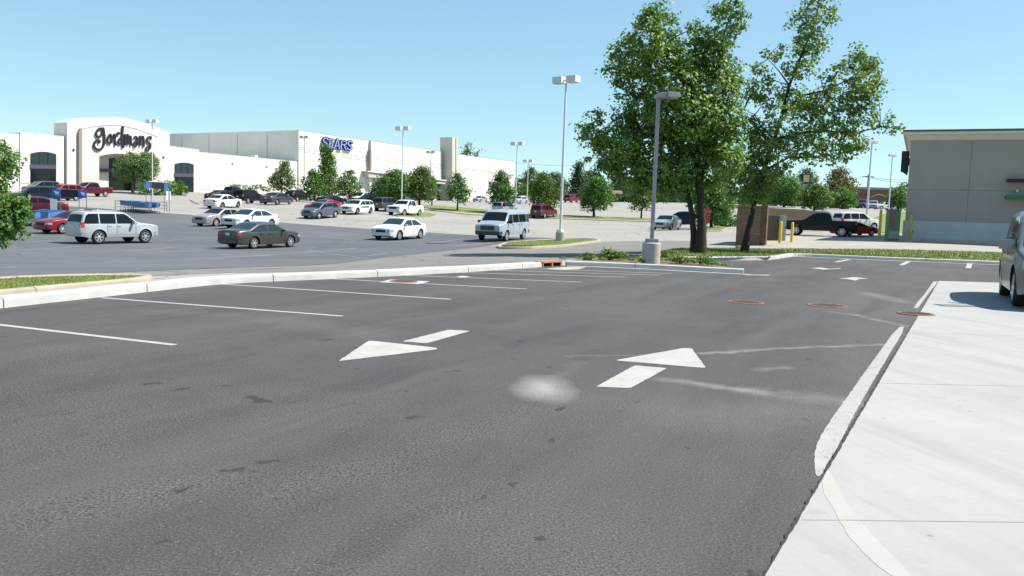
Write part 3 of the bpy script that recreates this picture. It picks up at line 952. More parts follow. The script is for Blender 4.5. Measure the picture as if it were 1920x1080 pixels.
def vehicle(name, kind, loc, yaw, pm, label, cat, group=None, sc=1.0, glass=None, rim=None, tilt=(0, 0), near=False, rack=False, rearred=True, bumper=None, cladding=None, H=None, hide=()):
    s = SPEC[kind]
    glass = glass or MT['glass']
    rim = rim or MT['rim']
    root = thing(name, loc, label, cat, group=group)
    root.rotation_euler = (tilt[1], tilt[0], yaw)
    root.scale = (sc, sc, sc * (H or 1.0))
    L, Wd, belt, sill, r = s['L'], s['W'], s['belt'], s['sill'], s['r']
    tx = np.array([p[0] for p in s['top']])
    tz = np.array([p[1] for p in s['top']])
    def zt(x):
        if abs(x) > L / 2 - 0.1:
            return float(np.interp(x, tx, tz))
        return float(np.mean(np.interp(np.linspace(x - 0.07, x + 0.07, 7), tx, tz)))
    Ra = r + 0.075
    def zb(x):
        z = sill
        e = abs(x) - (L / 2 - 0.55)
        if e > 0:
            z += 0.10 * (e / 0.55) ** 2
        for xw in (s['xf'], s['xr']):
            d = abs(x - xw)
            if d < Ra:
                z = max(z, r + math.sqrt(Ra * Ra - d * d))
        return z
    hb = 0.36 if kind in ('van', 'pickup', 'suv') else 0.42
    tum = {'van': 0.14, 'pickup': 0.26, 'suv': 0.22, 'minivan': 0.24}.get(kind, 0.34)
    def yw(x, z):
        q = abs(x) / (L / 2)
        kf = 0.20 if kind not in ('van', 'pickup') else 0.10
        if x < 0:
            kf *= 0.75
        w = Wd / 2 * (1 - kf * q ** 7 - 0.03 * q ** 3)
        if z < belt:
            zz = (z - (sill + belt) * 0.55) / (belt - sill)
            w -= 0.10 * zz * zz * (1 if z < (sill + belt) * 0.55 else 0.5)
        else:
            zz = (belt - (sill + belt) * 0.55) / (belt - sill)
            w -= 0.05 * zz * zz + (z - belt) * tum + 0.015
        # flared arches
        for xw in (s['xf'], s['xr']):
            d = math.hypot(x - xw, z - r)
            if Ra - 0.02 < d < Ra + 0.16 and z < belt:
                w += 0.022 * (1 - (d - Ra) / 0.16)
        re = 0.075
        d = zt(x) - z
        if d < re:
            k = (re - d) / re
            w -= re * 0.85 * (1 - math.sqrt(max(0, 1 - k * k)))
        return w
    X = list(np.linspace(-L / 2, L / 2, 47)) + list(tx[(tx > -L / 2) & (tx < L / 2)])
    for xw in (s['xf'], s['xr']):
        X += [xw + Ra * math.cos(q) for q in np.linspace(0, math.pi, 15)]
        X += [xw - Ra - 0.004, xw + Ra + 0.004]
    if 'bed' in s:
        b0, b1, bz = s['bed']
        X += [b0 - 0.005, b0 + 0.005, b1 - 0.005, b1 + 0.005]
    X = sorted(X)
    X = [x for i, x in enumerate(X) if i == 0 or x - X[i - 1] > 0.0015]
    NL, NU = 6, 6
    UF = [0.35, 0.65, 0.85, 0.95, 1.0]
    side, top, bot = [], [], []
    for x in X:
        z0, z2 = zb(x), zt(x)
        z1 = max(min(belt, z2 - 0.09), z0 + 0.02)
        zs = [z0 + (z1 - z0) * k / NL for k in range(NL + 1)] + [z1 + (z2 - z1) * k for k in UF]
        side.append([(x, yw(x, z), z) for z in zs])
    mb = MB()
    nr = NL + 1 + len(UF)
    NT = 9
    for sg in (1, -1):
        vs = [(x, y * sg, z) for row in side for x, y, z in row]
        fs = [(i * nr + k, (i + 1) * nr + k, (i + 1) * nr + k + 1, i * nr + k + 1) for i in range(len(X) - 1) for k in range(nr - 1)]
        mb.add(vs, fs)
    vs, mis = [], []
    for i, x in enumerate(X):
        xx, w, z = side[i][-1]
        inb = 'bed' in s and s['bed'][0] < x < s['bed'][1]
        for k in range(NT):
            y = w * (1 - 2 * k / (NT - 1))
            q = abs(2 * k / (NT - 1) - 1)
            zz = z + 0.035 * (1 - q * q) * (1 if abs(x) < L / 2 - 0.02 else 0)
            if inb:
                y = {0: w, 1: w - 0.07, 7: -w + 0.07, 8: -w}.get(k, (w - 0.075) * (1 - (k - 2) / 2))
                zz = z if k in (0, 1, 7, 8) else s['bed'][2]
            vs.append((x, y, zz))
    fs = [(i * NT + k, i * NT + k + 1, (i + 1) * NT + k + 1, (i + 1) * NT + k) for i in range(len(X) - 1) for k in range(NT - 1)]
    mb.add(vs, fs)
    if 'bed' in s:
        for i in range(len(X) - 1):
            if s['bed'][0] - 0.02 < X[i] < s['bed'][1]:
                for k in range(1, NT - 2):
                    mb.m[len(mb.m) - len(fs) + i * (NT - 1) + k] = 1
    vs = [(row[0][0], row[0][1] * sg, row[0][2]) for row in side for sg in (1, -1)]
    mb.add(vs, [(2 * i, 2 * i + 1, 2 * i + 3, 2 * i + 2) for i in range(len(X) - 1)], 1)
    for row in (side[0], side[-1]):
        n = len(row)
        vs = [(x, y, z) for x, y, z in row] + [(x, -y, z) for x, y, z in row]
        mb.add(vs, [(k, k + 1, n + k + 1, n + k) for k in range(n - 1)])
    # weld
    me = bpy.data.meshes.new('body')
    me.from_pydata(mb.v, [], mb.f)
    me.materials.append(pm)
    me.materials.append(MT['dark'])
    me.polygons.foreach_set('material_index', mb.m)
    bm = bmesh.new()
    bm.from_mesh(me)
    bmesh.ops.remove_doubles(bm, verts=bm.verts, dist=0.0008)
    bmesh.ops.recalc_face_normals(bm, faces=bm.faces)
    bm.to_mesh(me)
    bm.free()
    me.shade_smooth()
    me.set_sharp_from_angle(angle=R(38))
    body = link(bpy.data.objects.new('body', me), root)
    # glass on the sides
    def zslope(x0, x1, z):     # x on the roofline where it passes height z
        a = np.linspace(x0, x1, 60)
        zz = np.array([zt(q) for q in a])
        k = np.nonzero(zz >= z)[0]
        return float(a[k[0]]) if len(k) else float(x1)
    xr0, xr1 = s['cab'][0], s['rear'][1] + 0.25
    xf0, xf1 = s['cab'][1], s['wind'][1] - 0.3
    bounds = [None] + list(s['pillars']) + [None]
    def side_panel(nm, fl, fr, zlo, zhi, off, m, nu=8, nv=5, parent=root):
        obs = []
        for sg in (1, -1):
            vs = []
            for j in range(nv + 1):
                z = zlo + (zhi - zlo) * j / nv
                a, c = fl(z), fr(z)
                if c < a + 0.02:
                    c = a + 0.02
                for i in range(nu + 1):
                    x = a + (c - a) * i / nu
                    z_ = min(z, zt(x) - 0.05)
                    vs.append((x, (yw(x, z_) + off) * sg, z_))
            fs = [(j * (nu + 1) + i, j * (nu + 1) + i + 1, (j + 1) * (nu + 1) + i + 1, (j + 1) * (nu + 1) + i) for j in range(nv) for i in range(nu)]
            mb = MB().add(vs, fs)
            o = mb.build(nm, m, parent)
            o.data.shade_smooth()
            obs.append(o)
        return obs
    roofz = max(tz)
    for i in range(len(bounds) - 1):
        lo, hi = bounds[i], bounds[i + 1]
        fl = (lambda z: zslope(xr0, xr1, z + 0.06) + 0.09) if lo is None else (lambda z, q=lo: q + 0.035)
        fr = (lambda z: zslope(xf0, xf1, z + 0.05) - 0.07) if hi is None else (lambda z, q=hi: q - 0.035)
        if kind == 'van' and i == 1:
            pass
        side_panel('window', fl, fr, belt + 0.03, roofz - (0.12 if kind != 'van' else 0.28), 0.006, glass)
    # windshield and rear window
    def top_panel(nm, xa, xb, inset, m, off=0.008, nx_=8, f0=0.0):
        vs = []
        ny_ = 8
        for i in range(nx_ + 1):
            x = xa + (xb - xa) * i / nx_
            e = 0.02
            sl = (zt(x + e) - zt(x - e)) / (2 * e)
            nl = math.hypot(1, sl)
            w = yw(x, zt(x)) - inset
            for k in range(ny_ + 1):
                y = w * (1 - 2 * k / ny_)
                q = y / yw(x, zt(x))
                z = zt(x) + 0.035 * (1 - q * q)
                vs.append((x - sl / nl * off, y, z + off / nl))
        fs = [(i * 9 + k, i * 9 + k + 1, (i + 1) * 9 + k + 1, (i + 1) * 9 + k) for i in range(nx_) for k in range(ny_)]
        o = MB().add(vs, fs).build(nm, m, root)
        o.data.shade_smooth()
        return o
    top_panel('windshield', s['wind'][0], s['wind'][1], 0.03, glass)
    top_panel('rear_window', s['rear'][0], s['rear'][1], 0.05 if kind != 'van' else 0.12, glass)
    # panels wrapped round the ends
    def wrap(nm, end, y0, y1, z0, z1, m, off=0.008, nz=3, back=None, lean=False):
        """end=+1 front / -1 rear, spanning lateral parameter y0..y1 (both signs); beyond the corner it runs along the side by 'back'"""
        obs = []
        xe = L / 2
        zc = (z0 + z1) / 2
        path = []
        we = yw(end * xe, zc)
        ya, yb = y0, min(y1, we)
        for k in range(5):
            path.append(('e', ya + (yb - ya) * k / 4))
        if back:
            for k in range(1, 6):
                path.append(('s', back * k / 5))
        sgs = (1, -1) if y0 > 0.001 else (0,)
        for sg in sgs:
            vs = []
            pp = path if sg else [('e', -yb), ('e', -yb * .5), ('e', 0), ('e', yb * .5), ('e', yb)]
            if not sg and back:
                pp = [('s-', back * k / 5) for k in range(5, 0, -1)] + pp + [('s', back * k / 5) for k in range(1, 6)]
            for t_, q in pp:
                for j in range(nz + 1):
                    z = z0 + (z1 - z0) * j / nz
                    if t_ == 'e':
                        # where the end surface is at this height
                        xx = xe
                        if z > zt(end * xe):
                            a = np.linspace(xe, xe - 0.6, 240)
                            g = [i_ for i_ in a if zt(end * i_) >= z]
                            xx = g[0] + 0.012 if g else xe - 0.6
                        vs.append((end * (xx + off), q * (sg or 1), z))
                    else:
                        x = end * (xe - q)
                        z_ = min(z, zt(x) - 0.03)
                        sgn = -1 if t_ == 's-' else (sg or 1)
                        vs.append((x + end * off * (1 - q / back), (yw(x, z_) + off) * sgn, z_))
            n = nz + 1
            fs = [(i * n + j, (i + 1) * n + j, (i + 1) * n + j + 1, i * n + j + 1) for i in range(len(pp) - 1) for j in range(nz)]
            o = MB().add(vs, fs).build(nm, m, root)
            o.data.shade_smooth()
            obs.append(o)
        return obs
    ff = zt(L / 2)
    zh = {'sedan': .60, 'coupe': .57, 'hatch': .66, 'wagon': .60, 'suv': .80, 'minivan': .70, 'pickup': .92, 'van': .86}[kind]
    wrap('headlight', 1, Wd * 0.27, 9, zh, zh + (0.13 if kind not in ('pickup', 'van') else 0.2), MT['lens'], back=0.30 if kind not in ('van', 'pickup') else 0.1)
    gz0, gz1 = (zh - 0.05, zh + 0.11) if kind not in ('pickup', 'van', 'suv') else (zh - 0.10, zh + 0.20)
    wrap('grille', 1, 0, Wd * (0.20 if kind not in ('pickup', 'van', 'suv') else 0.25), gz0, gz1, MT['trim'] if kind in ('van',) else MT['black'], off=0.010)
    wrap('air_intake', 1, 0, Wd * 0.28, zb(L / 2) + 0.04, zb(L / 2) + 0.15, MT['black'], off=0.010)
    zr = {'sedan': .74, 'coupe': .70, 'hatch': .86, 'wagon': .86, 'suv': .92, 'minivan': .90, 'pickup': .98, 'van': .90}[kind]
    zrh = {'sedan': .17, 'coupe': .15, 'hatch': .2, 'wagon': .28, 'suv': .30, 'minivan': .3, 'pickup': .30, 'van': .34}[kind]
    wrap('taillight', -1, Wd * (0.26 if kind in ('sedan', 'coupe') else 0.35), 9, zr, zr + zrh, MT['red'], back=0.20 if kind not in ('pickup', 'van') else 0.12)
    zp = {'sedan': .74, 'coupe': .5, 'hatch': .80, 'wagon': .80, 'suv': .86, 'minivan': .84, 'pickup': .60, 'van': .62}[kind]
    wrap('licence_plate', -1, 0, 0.155, zp, zp + 0.14, MT['plate'], off=0.016)
    if bumper is None and kind not in ('pickup', 'van'):
        wrap('bumper', 1, 0, 9, sill + 0.10, sill + 0.30, pm, off=0.022, back=0.30)
        wrap('bumper', -1, 0, 9, sill + 0.10, sill + 0.32, pm, off=0.028, back=0.30)
        wrap('bumper_shadow_gap', -1, 0, 9, sill + 0.322, sill + 0.335, MT['dark'], off=0.004, back=0.2, nz=1)
    if bumper is not None or kind in ('pickup', 'van'):
        bm_ = bumper or MT['chrome']
        wrap('bumper', 1, 0, 9, sill + 0.06, sill + 0.30, bm_, off=0.025, back=0.35)
        wrap('bumper', -1, 0, 9, sill + 0.06, sill + 0.28, bm_, off=0.025, back=0.25)
    if cladding is not None:
        side_panel('side_cladding', lambda z: s['xr'] + Ra + 0.03, lambda z: s['xf'] - Ra - 0.03, sill + 0.02, sill + 0.2, 0.008, cladding, nu=10, nv=2)
    # doors with their seams and handles
    xa, xb = s['wind'][0] - 0.12, max(s['xr'] + Ra + 0.04, s['cab'][0] + 0.35)
    seam = [xb] + [p for p in s['pillars'] if p > xb + 0.45] + [min(xa, s['xf'] - Ra - 0.06)]
    for sx in seam:
        side_panel('door_seam', lambda z, q=sx: q - 0.007, lambda z, q=sx: q + 0.007, max(sill + 0.08, 0.34), belt - 0.01, 0.0035, MT['dark'], nu=1, nv=6)
    for i in range(len(seam) - 1):
        hx = seam[i] + 0.16
        for sg in (1, -1):
            mb = MB()
            zz = belt - 0.10
            mb.box((hx, (yw(hx, zz) + 0.018) * sg, zz), (0.17, 0.03, 0.03))
            mb.build('door_handle', pm if kind != 'van' else MT['black'], root, bevel=0.008)
    # mirrors
    mx = s['wind'][0] - 0.32
    for sg in (1, -1):
        mb = MB()
        yy = yw(mx, belt + 0.04)
        big = 1.35 if kind in ('van', 'pickup', 'minivan', 'suv') else 1.0
        mb.box((mx, (yy + 0.12 * big) * sg, belt + 0.06 * big), (0.09 * big, 0.20 * big, 0.13 * big))
        mb.box((mx, (yy + 0.02) * sg, belt + 0.02), (0.05, 0.08, 0.05))
        mb.build('mirror', pm if kind not in ('van',) else MT['black'], root, bevel=0.022, smooth=60)
    for xw in (s['xf'], s['xr']):
        for sg in (1, -1):
            wheel(root, xw, sg * (Wd / 2 - 0.025), r, sg, rim)
    if rack:
        for sg in (1, -1):
            mb = MB()
            yy = (yw(-0.8, roofz - 0.06) - 0.12) * sg
            zz = roofz + 0.06
            mb.tube([(-1.75, yy, zz - 0.08), (-1.6, yy, zz), (-0.2, yy, zz), (0.05, yy, zz - 0.08)], 0.025)
            mb.build('roof_rail', MT['galv'], root, smooth=50)
        for xx in (-1.35, -0.45):
            mb = MB()
            mb.tube([(xx, -0.6, roofz + 0.09), (xx, 0.6, roofz + 0.09)], 0.02)
            mb.build('roof_crossbar', MT['black'], root)
    return root

PT = {}
for k, c, me_ in (('white', (0.62, 0.62, 0.605), 0), ('silver', (0.36, 0.37, 0.38), 0.25), ('silverlt', (0.40, 0.42, 0.435), 0.15), ('beige', (0.36, 0.33, 0.31), 0.3), ('gunmetal', (0.062, 0.060, 0.055), 0.3), ('grey', (0.10, 0.115, 0.14), 0.35),
                  ('black', (0.010, 0.011, 0.013), 0), ('maroon', (0.10, 0.008, 0.016), 0.15), ('wine', (0.12, 0.012, 0.022), 0.1), ('red', (0.42, 0.010, 0.018), 0), ('cherry', (0.19, 0.009, 0.022), 0.1),
                  ('navy', (0.008, 0.02, 0.055), 0.15), ('slate', (0.06, 0.07, 0.08), 0.3), ('vanblue', (0.33, 0.38, 0.45), 0.15), ('darkgreen', (0.02, 0.03, 0.03), 0.2), ('nearsilver', (0.20, 0.205, 0.21), 0.55)):
    PT[k] = paint(k, c, me_)

def car(name, kind, u, v, Y, yaw, pm, label, cat, dz=0.0, **kw):
    p = P(u, v, Y)
    p.z = h1(p.x, p.y) + 0.025 + dz
    # follow the slope of the ground
    a = R(yaw)
    dx = (h1(p.x + math.cos(a), p.y + math.sin(a)) - h1(p.x - math.cos(a), p.y - math.sin(a))) / 2
    kw.setdefault('tilt', (-math.atan(dx), 0))
    return vehicle(name, kind, p, a, PT[pm], label, cat, **kw)
GL = MT['glass_lt']
car('parked_suv', 'suv', 213, 457, 46.5, 58, 'silverlt', 'pale silver SUV with roof rails and tinted rear glass, nearest vehicle on the left', 'suv', rack=True, sc=0.97, bumper=PT['silver'], cladding=PT['silver'])
car('parked_sedan', 'sedan', 489, 465, 46.5, 62, 'gunmetal', 'dark bronze grey sedan seen from its tail, alone on the dark asphalt', 'sedan', glass=GL, sc=0.985)
car('parked_sedan', 'sedan', 414, 424, 68, 247, 'beige', 'silver beige sedan half hidden by the white sedan beside it', 'sedan', bumper=PT['beige'])
car('parked_sedan', 'sedan', 470, 427, 64, 247, 'white', 'white sedan with dark oval grille parked beside the silver beige sedan', 'sedan', glass=GL)
car('parked_sedan', 'sedan', 749, 449, 59, 247, 'white', 'white sedan driving alone to the left of the pale blue van', 'sedan', glass=GL, sc=1.03, cladding=MT['plate'])
car('passenger_van', 'van', 943, 451, 58, 249, 'vanblue', 'pale blue full size passenger van with long row of side windows', 'van', bumper=MT['trim'], rim=MT['rim'])
car('parked_hatchback', 'hatch', 602, 408, 83, 245, 'grey', 'slate blue grey hatchback parked in front of the bright red coupe', 'hatchback')
car('parked_coupe', 'coupe', 607, 393, 90, 243, 'red', 'bright red coupe partly hidden behind the slate grey hatchback', 'coupe')
car('parked_wagon', 'wagon', 670, 400, 90, 250, 'white', 'white estate car with dark green lettering panel on its door', 'estate car', rim=MT['galv'])
car('parked_pickup', 'pickup', 760, 405, 100, 247, 'white', 'white crew cab pickup with black slotted grille by the kerbed island', 'pickup', bumper=PT['white'])
car('parked_sedan', 'sedan', 419, 389, 92, 73, 'white', 'white sedan with black side glass, parked in front of the dark SUVs', 'sedan', rim=MT['galv'])
car('parked_suv', 'suv', 468, 381, 108, 70, 'black', 'black SUV with bright wheels parked to the right of the white sedan', 'suv', sc=1.0)
car('parked_pickup', 'pickup', 437, 376, 124, 60, 'black', 'black crew cab pickup behind the black SUV near the cream wall', 'pickup')
car('parked_sedan', 'sedan', 418, 378, 112, 60, 'black', 'black sedan showing its tail behind the white sedan', 'sedan', dz=0.15)
car('parked_sedan', 'sedan', 520, 382, 102, 73, 'slate', 'mid grey sedan parked between the black SUV and the black hatchback', 'sedan')
car('parked_hatchback', 'hatch', 558, 377, 118, 70, 'black', 'black hatchback under the egg shaped tree in front of the cream wall', 'hatchback')
car('parked_coupe', 'coupe', 623, 378, 108, 62, 'black', 'black coupe under the tall tree just behind the red coupe', 'coupe')
car('parked_sedan', 'sedan', 648, 373, 124, 245, 'silver', 'silver sedan between two small trees behind the black coupe', 'sedan')
car('parked_suv', 'suv', 600, 372, 128, 62, 'white', 'white SUV with red lamps hidden behind the black coupe', 'suv')
car('parked_minivan', 'minivan', 679, 376, 120, 245, 'white', 'white minivan parked behind the white estate car', 'minivan')
car('parked_sedan', 'sedan', 692, 377, 116, 245, 'navy', 'blue sedan parked beside the white minivan', 'sedan')
car('parked_pickup', 'pickup', 724, 379, 128, 65, 'red', 'red pickup with only its roof showing under the spreading trees', 'pickup')
car('parked_suv', 'suv', 728, 389, 106, 62, 'slate', 'dark grey crossover behind the white pickup, under the spreading tree', 'suv', sc=0.97)
car('parked_suv', 'suv', 947, 399, 113, 62, 'silver', 'silver SUV showing above the roof of the pale blue van', 'suv', sc=0.97)
car('parked_suv', 'suv', 1020, 408, 110, 60, 'wine', 'dark red boxy SUV with grey cladding near the tall twin lamp post', 'suv', bumper=MT['trim'], cladding=MT['trim'])
car('distant_car', 'sedan', 900, 378, 195, 245, 'silver', 'distant silver car against the white store wall', 'sedan')
car('distant_car', 'sedan', 974, 381, 168, 245, 'silverlt', 'distant silver car at the foot of a slim lamp post', 'sedan')
car('distant_car', 'hatch', 978, 377, 195, 245, 'white', 'distant white car just behind another pale car by the slim lamp post', 'hatchback')
car('distant_suv', 'suv', 1071, 380, 185, 62, 'cherry', 'distant red SUV half hidden by the dark conifer and a small tree', 'suv')
car('parked_sedan', 'sedan', 1250, 432.5, 82, 243, 'silver', 'small silver sedan facing the viewer beside the grey lamp post', 'sedan')
car('parked_sedan', 'sedan', 1279, 431, 87, 165, 'navy', 'dark blue sedan parked behind the small silver sedan', 'sedan', sc=1.12, dz=0.1)
car('parked_minivan', 'minivan', 78, 362, 117, 240, 'slate', 'grey minivan beneath the arched shop window', 'minivan', sc=0.96)
car('parked_suv', 'suv', 117, 370, 103, 240, 'red', 'bright red SUV parked to the left of the dark red pickup', 'suv', sc=0.97)
car('parked_pickup', 'pickup', 168, 369, 114, 241, 'maroon', 'dark red crew cab pickup by the round headed tree at the shop entrance', 'pickup', bumper=PT['maroon'])
car('parked_suv', 'suv', 62, 385, 86, 227, 'navy', 'navy blue SUV behind the signs of the nearer trolley bay', 'suv')
car('parked_sedan', 'sedan', 112, 374, 97, 60, 'darkgreen', 'dark green sedan between the navy SUV and the red SUV', 'sedan')
car('parked_sedan', 'sedan', 62, 408, 69, 215, 'maroon', 'long maroon sedan behind the nearer trolley bay', 'sedan', sc=1.05)
car('parked_sedan', 'sedan', 140, 432, 54, 243, 'cherry', 'cherry red compact car nose out behind the pale silver SUV', 'sedan', sc=0.96)
car('parked_pickup', 'pickup', 1537, 443, 70, 155, 'black', 'black crew cab pickup parked beside the brick enclosure', 'pickup', sc=1.0, bumper=PT['black'])
car('parked_suv', 'suv', 1604, 438, 82, 18, 'white', 'white SUV with tinted glass standing behind the small red car', 'suv', sc=0.98)
car('parked_coupe', 'coupe', 1601, 440.5, 70, 20, 'red', 'small red car between the black pickup and the white SUV', 'coupe', sc=0.86, dz=0.05)
car('distant_sedan', 'sedan', 1602, 388, 175, 20, 'black', 'distant black sedan near the brown restaurant', 'sedan')
car('distant_suv', 'suv', 1617, 388, 170, 245, 'slate', 'distant grey SUV in front of the brown restaurant wall', 'suv')
car('distant_car', 'hatch', 1637, 393, 155, 245, 'silver', 'distant silver hatchback between two tall slim poles', 'hatchback')
car('distant_car', 'sedan', 1657, 391, 165, 200, 'white', 'distant white sedan at the right end of the brown restaurant', 'sedan')
# lettering panel on the white estate car's door is a part of that car
for o in list(COL.objects):
    if o.name.startswith('parked_wagon') and o.type == 'EMPTY':
        mb = MB()
        for k in range(7):
            mb.box((-0.75 + k * 0.22, 0.93, 0.72 + 0.03 * (k % 2)), (0.15, 0.012, 0.16))
        mb.build('door_lettering', mat('green_vinyl', (0.03, 0.12, 0.09), 0.5), o)
# the close one at the right edge
vehicle('parked_minivan', 'minivan', Vector((12.08, 18.4, 0.01)), R(244), PT['nearsilver'], 'silver minivan close by on the concrete slab, cut off by the right edge', 'minivan', glass=GL, sc=1.04, H=1.12)

# ------------------------------------------------------------------ buildings
class Facade:
    def __init__(s, A, B):
        s.A = Vector((A[0], A[1], 0))
        s.d = (Vector((B[0], B[1], 0)) - s.A).normalized()
        s.n = Vector((s.d.y, -s.d.x, 0))
    def pt(s, u, v, off=0.0):
        d = ray(u, v)
        o = Vector((0, 0, CH))
        t = ((s.A + s.n * off) - o).dot(s.n) / d.dot(s.n)
        return o + d * t
    def prism(s, mb, px, off, depth, mi=0, mside=None, zfloor=None):
        fr = []
        for u, v in px:
            q = s.pt(u, v, off)
            if zfloor is not None and v > 1e6:
                pass
            fr.append(q)
        mb.prism(fr, s.n * -depth, mi, mside)
        return mb
    def ground(s, u, off=0.0):          # foot of the facade below column u, sunk a little
        q = s.pt(u, 380, off)
        return h1(q.x, q.y) - 0.3
    def poly(s, px, off, base=None):
        out = []
        for q in px:
            u, v = q
            if v is None:
                p = s.pt(u, 370, off)
                p.z = h1(p.x, p.y) - 0.3
            else:
                p = s.pt(u, v, off)
            out.append(p)
        return out

stucco = mat('cream_stucco', (0.62, 0.58, 0.525), 0.9, var=0.07, vscale=0.35, bump=0.12, bscale=6)
stucco2 = mat('white_stucco', (0.62, 0.60, 0.555), 0.9, var=0.06, vscale=0.25, bump=0.12, bscale=6)
diam = mat('dark_medallion', (0.07, 0.06, 0.055), 0.8)
stuccotan = mat('taupe_trim', (0.27, 0.235, 0.205), 0.9, var=0.08, vscale=1)
groove = mat('reveal_groove', (0.26, 0.245, 0.22), 0.9)
shopglass = mat('shop_glass', (0.008, 0.012, 0.014), 0.05, spec=0.25)
shopglass2 = mat('shop_glass_upper', (0.018, 0.036, 0.04), 0.05, spec=0.3)
purple = mat('purple_band', (0.085, 0.055, 0.10), 0.6)
plum = mat('plum_sign_face', (0.022, 0.014, 0.030), 0.45)
blackm = mat('black_metal', (0.012, 0.012, 0.014), 0.5)

FG = Facade((-72.1, 122), (-44.7, 174))
base = FG.pt(240, 366)
base.z = h1(base.x, base.y)
STORE = thing('store_building', base, 'long cream store with arched gable and swirly dark lettering over its entrance', 'building')
def gpart(name, items, m, parent=None, smooth=None, bevel=0.0):
    mb = MB()
    for px, off, depth in items:
        mb.prism(FG.poly(px, off), FG.n * -depth)
    par = parent or STORE
    o = mb.build(name, m, None, smooth=smooth, origin=base, bevel=bevel)
    o.parent = par
    return o
gpart('wall', [([(-200, 243), (38, 251), (38, None), (-200, None)], -0.15, 40)], stucco)
gpart('wall', [([(38, 248.5), (120, 255.8), (120, None), (38, None)], 0.0, 40)], stucco)
gpart('wall', [([(316, 273.5), (373, 281), (373, None), (316, None)], 0.0, 38)], stucco)
gpart('wall', [([(373, 285), (559.5, 303.3), (559.5, None), (373, None)], -0.2, 36)], stucco)
arch = [(126, 229), (140, 225), (160, 221.5), (185, 219.3), (213, 219), (236, 221.5), (260, 227), (285, 235), (303, 242), (318, 248.5)]
gable = arch + [(318, None), (274, None), (274, 303), (264, 296), (250, 291.5), (232, 288.5), (214, 288), (198, 290), (186, 293), (186, None), (126, None)]
gpart('entrance_gable', [(gable, 0.4, 3.2)], stucco)
gpart('entrance_wall', [([(180, 270), (290, 270), (290, None), (180, None)], -2.4, 0.4)], stucco)
gpart('entrance_glass', [([(205, 297), (216, 295), (232, 294.5), (250, 297), (262, 303), (262, None), (205, None)], -2.3, 0.2)], shopglass)
gpart('entrance_band', [([(188, 316), (262, 318), (262, 323.5), (188, 322)], -1.6, 0.65)], mat('plum_canopy', (0.09, 0.05, 0.10), 0.6))
def thick_line(p, w, off, depth):     # band of height w (px) along a list of px points
    return (p + [(u, v + w) for u, v in reversed(p)], off, depth)
gpart('arch_moulding', [thick_line([(155, 241), (175, 237), (200, 234.4), (225, 235), (250, 240), (275, 248), (297, 257)], 0.8, 0.44, 0.08)], stuccotan)
gpart('pilaster', [([(148.3, 246), (151, 240.5), (154.3, 240.5), (154.3, None), (148.3, None)], 0.8, 0.4)], stuccotan)
gpart('pilaster', [([(276, 300), (280, 300), (280, None), (276, None)], 0.7, 0.3)], stuccotan)
gpart('coping', [thick_line(arch, 1.2, 0.43, 0.5)], stucco2)
gpart('coping', [thick_line([(38, 248), (120, 255.3)], 1.3, 0.03, 0.6)], stucco2)
gpart('coping', [thick_line([(316, 273), (373, 280.5)], 1.1, 0.03, 0.6)], stucco2)
gpart('coping', [thick_line([(373, 284.7), (559.5, 303)], 1.0, -0.17, 0.6)], stucco2)
for u, v, r, off in ((138, 281.5, 3.2, 0.42), (306.7, 295, 2.8, 0.42), (436, 307, 2.2, -0.18), (500.5, 313, 1.9, -0.18)):
    gpart('diamond_medallion', [([(u, v - r), (u + r * .95, v), (u, v + r), (u - r * .95, v)], off + 0.03, 0.12)], diam)
gpart('wall_reveal', [thick_line([(40, 343), (56, 344)], 0.7, 0.04, 0.06), thick_line([(106, 343), (119, 343.8)], 0.7, 0.04, 0.06), thick_line([(375, 355), (470, 357.5)], 0.6, -0.17, 0.06)], groove)
# display windows with their purple bands
def shop_window(u0, u1, vt, vb0, vb1, vbot, off, sk):
    n = 7
    top = []
    for i in range(n + 1):
        t = i / n
        top.append((u0 + (u1 - u0) * t, vt + sk * t + 4.2 * (2 * t - 1) ** 2 * (1 if u1 - u0 > 40 else .75)))
    f = gpart('window', [(top + [(u1, vbot + sk), (u0, vbot)], off + 0.03, 0.12)], blackm)
    W_ = u1 - u0
    for k in range(3):
        a, c = u0 + W_ * (k / 3) + 0.8, u0 + W_ * ((k + 1) / 3) - 0.8
        tt = lambda q: vt + 1.2 + sk * (q - u0) / W_ + 4.2 * (2 * (q - u0) / W_ - 1) ** 2 * (1 if W_ > 40 else .75)
        gpart('pane', [([(a, tt(a)), ((a + c) / 2, tt((a + c) / 2)), (c, tt(c)), (c, vb0 + sk * (c - u0) / W_), (a, vb0 + sk * (a - u0) / W_)], off + 0.07, 0.05)], shopglass2, f)
    gpart('pane', [([(u0 + .8, vb1 + 1), (u1 - .8, vb1 + 1 + sk), (u1 - .8, vbot + sk - 1), (u0 + .8, vbot - 1)], off + 0.07, 0.05)], shopglass, f)
    gpart('band', [([(u0, vb0), (u1, vb0 + sk), (u1, vb1 + sk), (u0, vb1)], off + 0.14, 0.1)], purple, f)
shop_window(57, 105.5, 284, 308.5, 316, 352, 0.0, 1.0)
shop_window(327.3, 363.3, 304.5, 325, 331.5, 362, 0.0, 0.8)
# little rooftop things
gpart('roof_unit', [([(478, 291), (483, 291), (483, 300), (480.5, 300), (480.5, 293.5), (478, 293.5)], -3.0, 1.2)], MT['polewhite'])

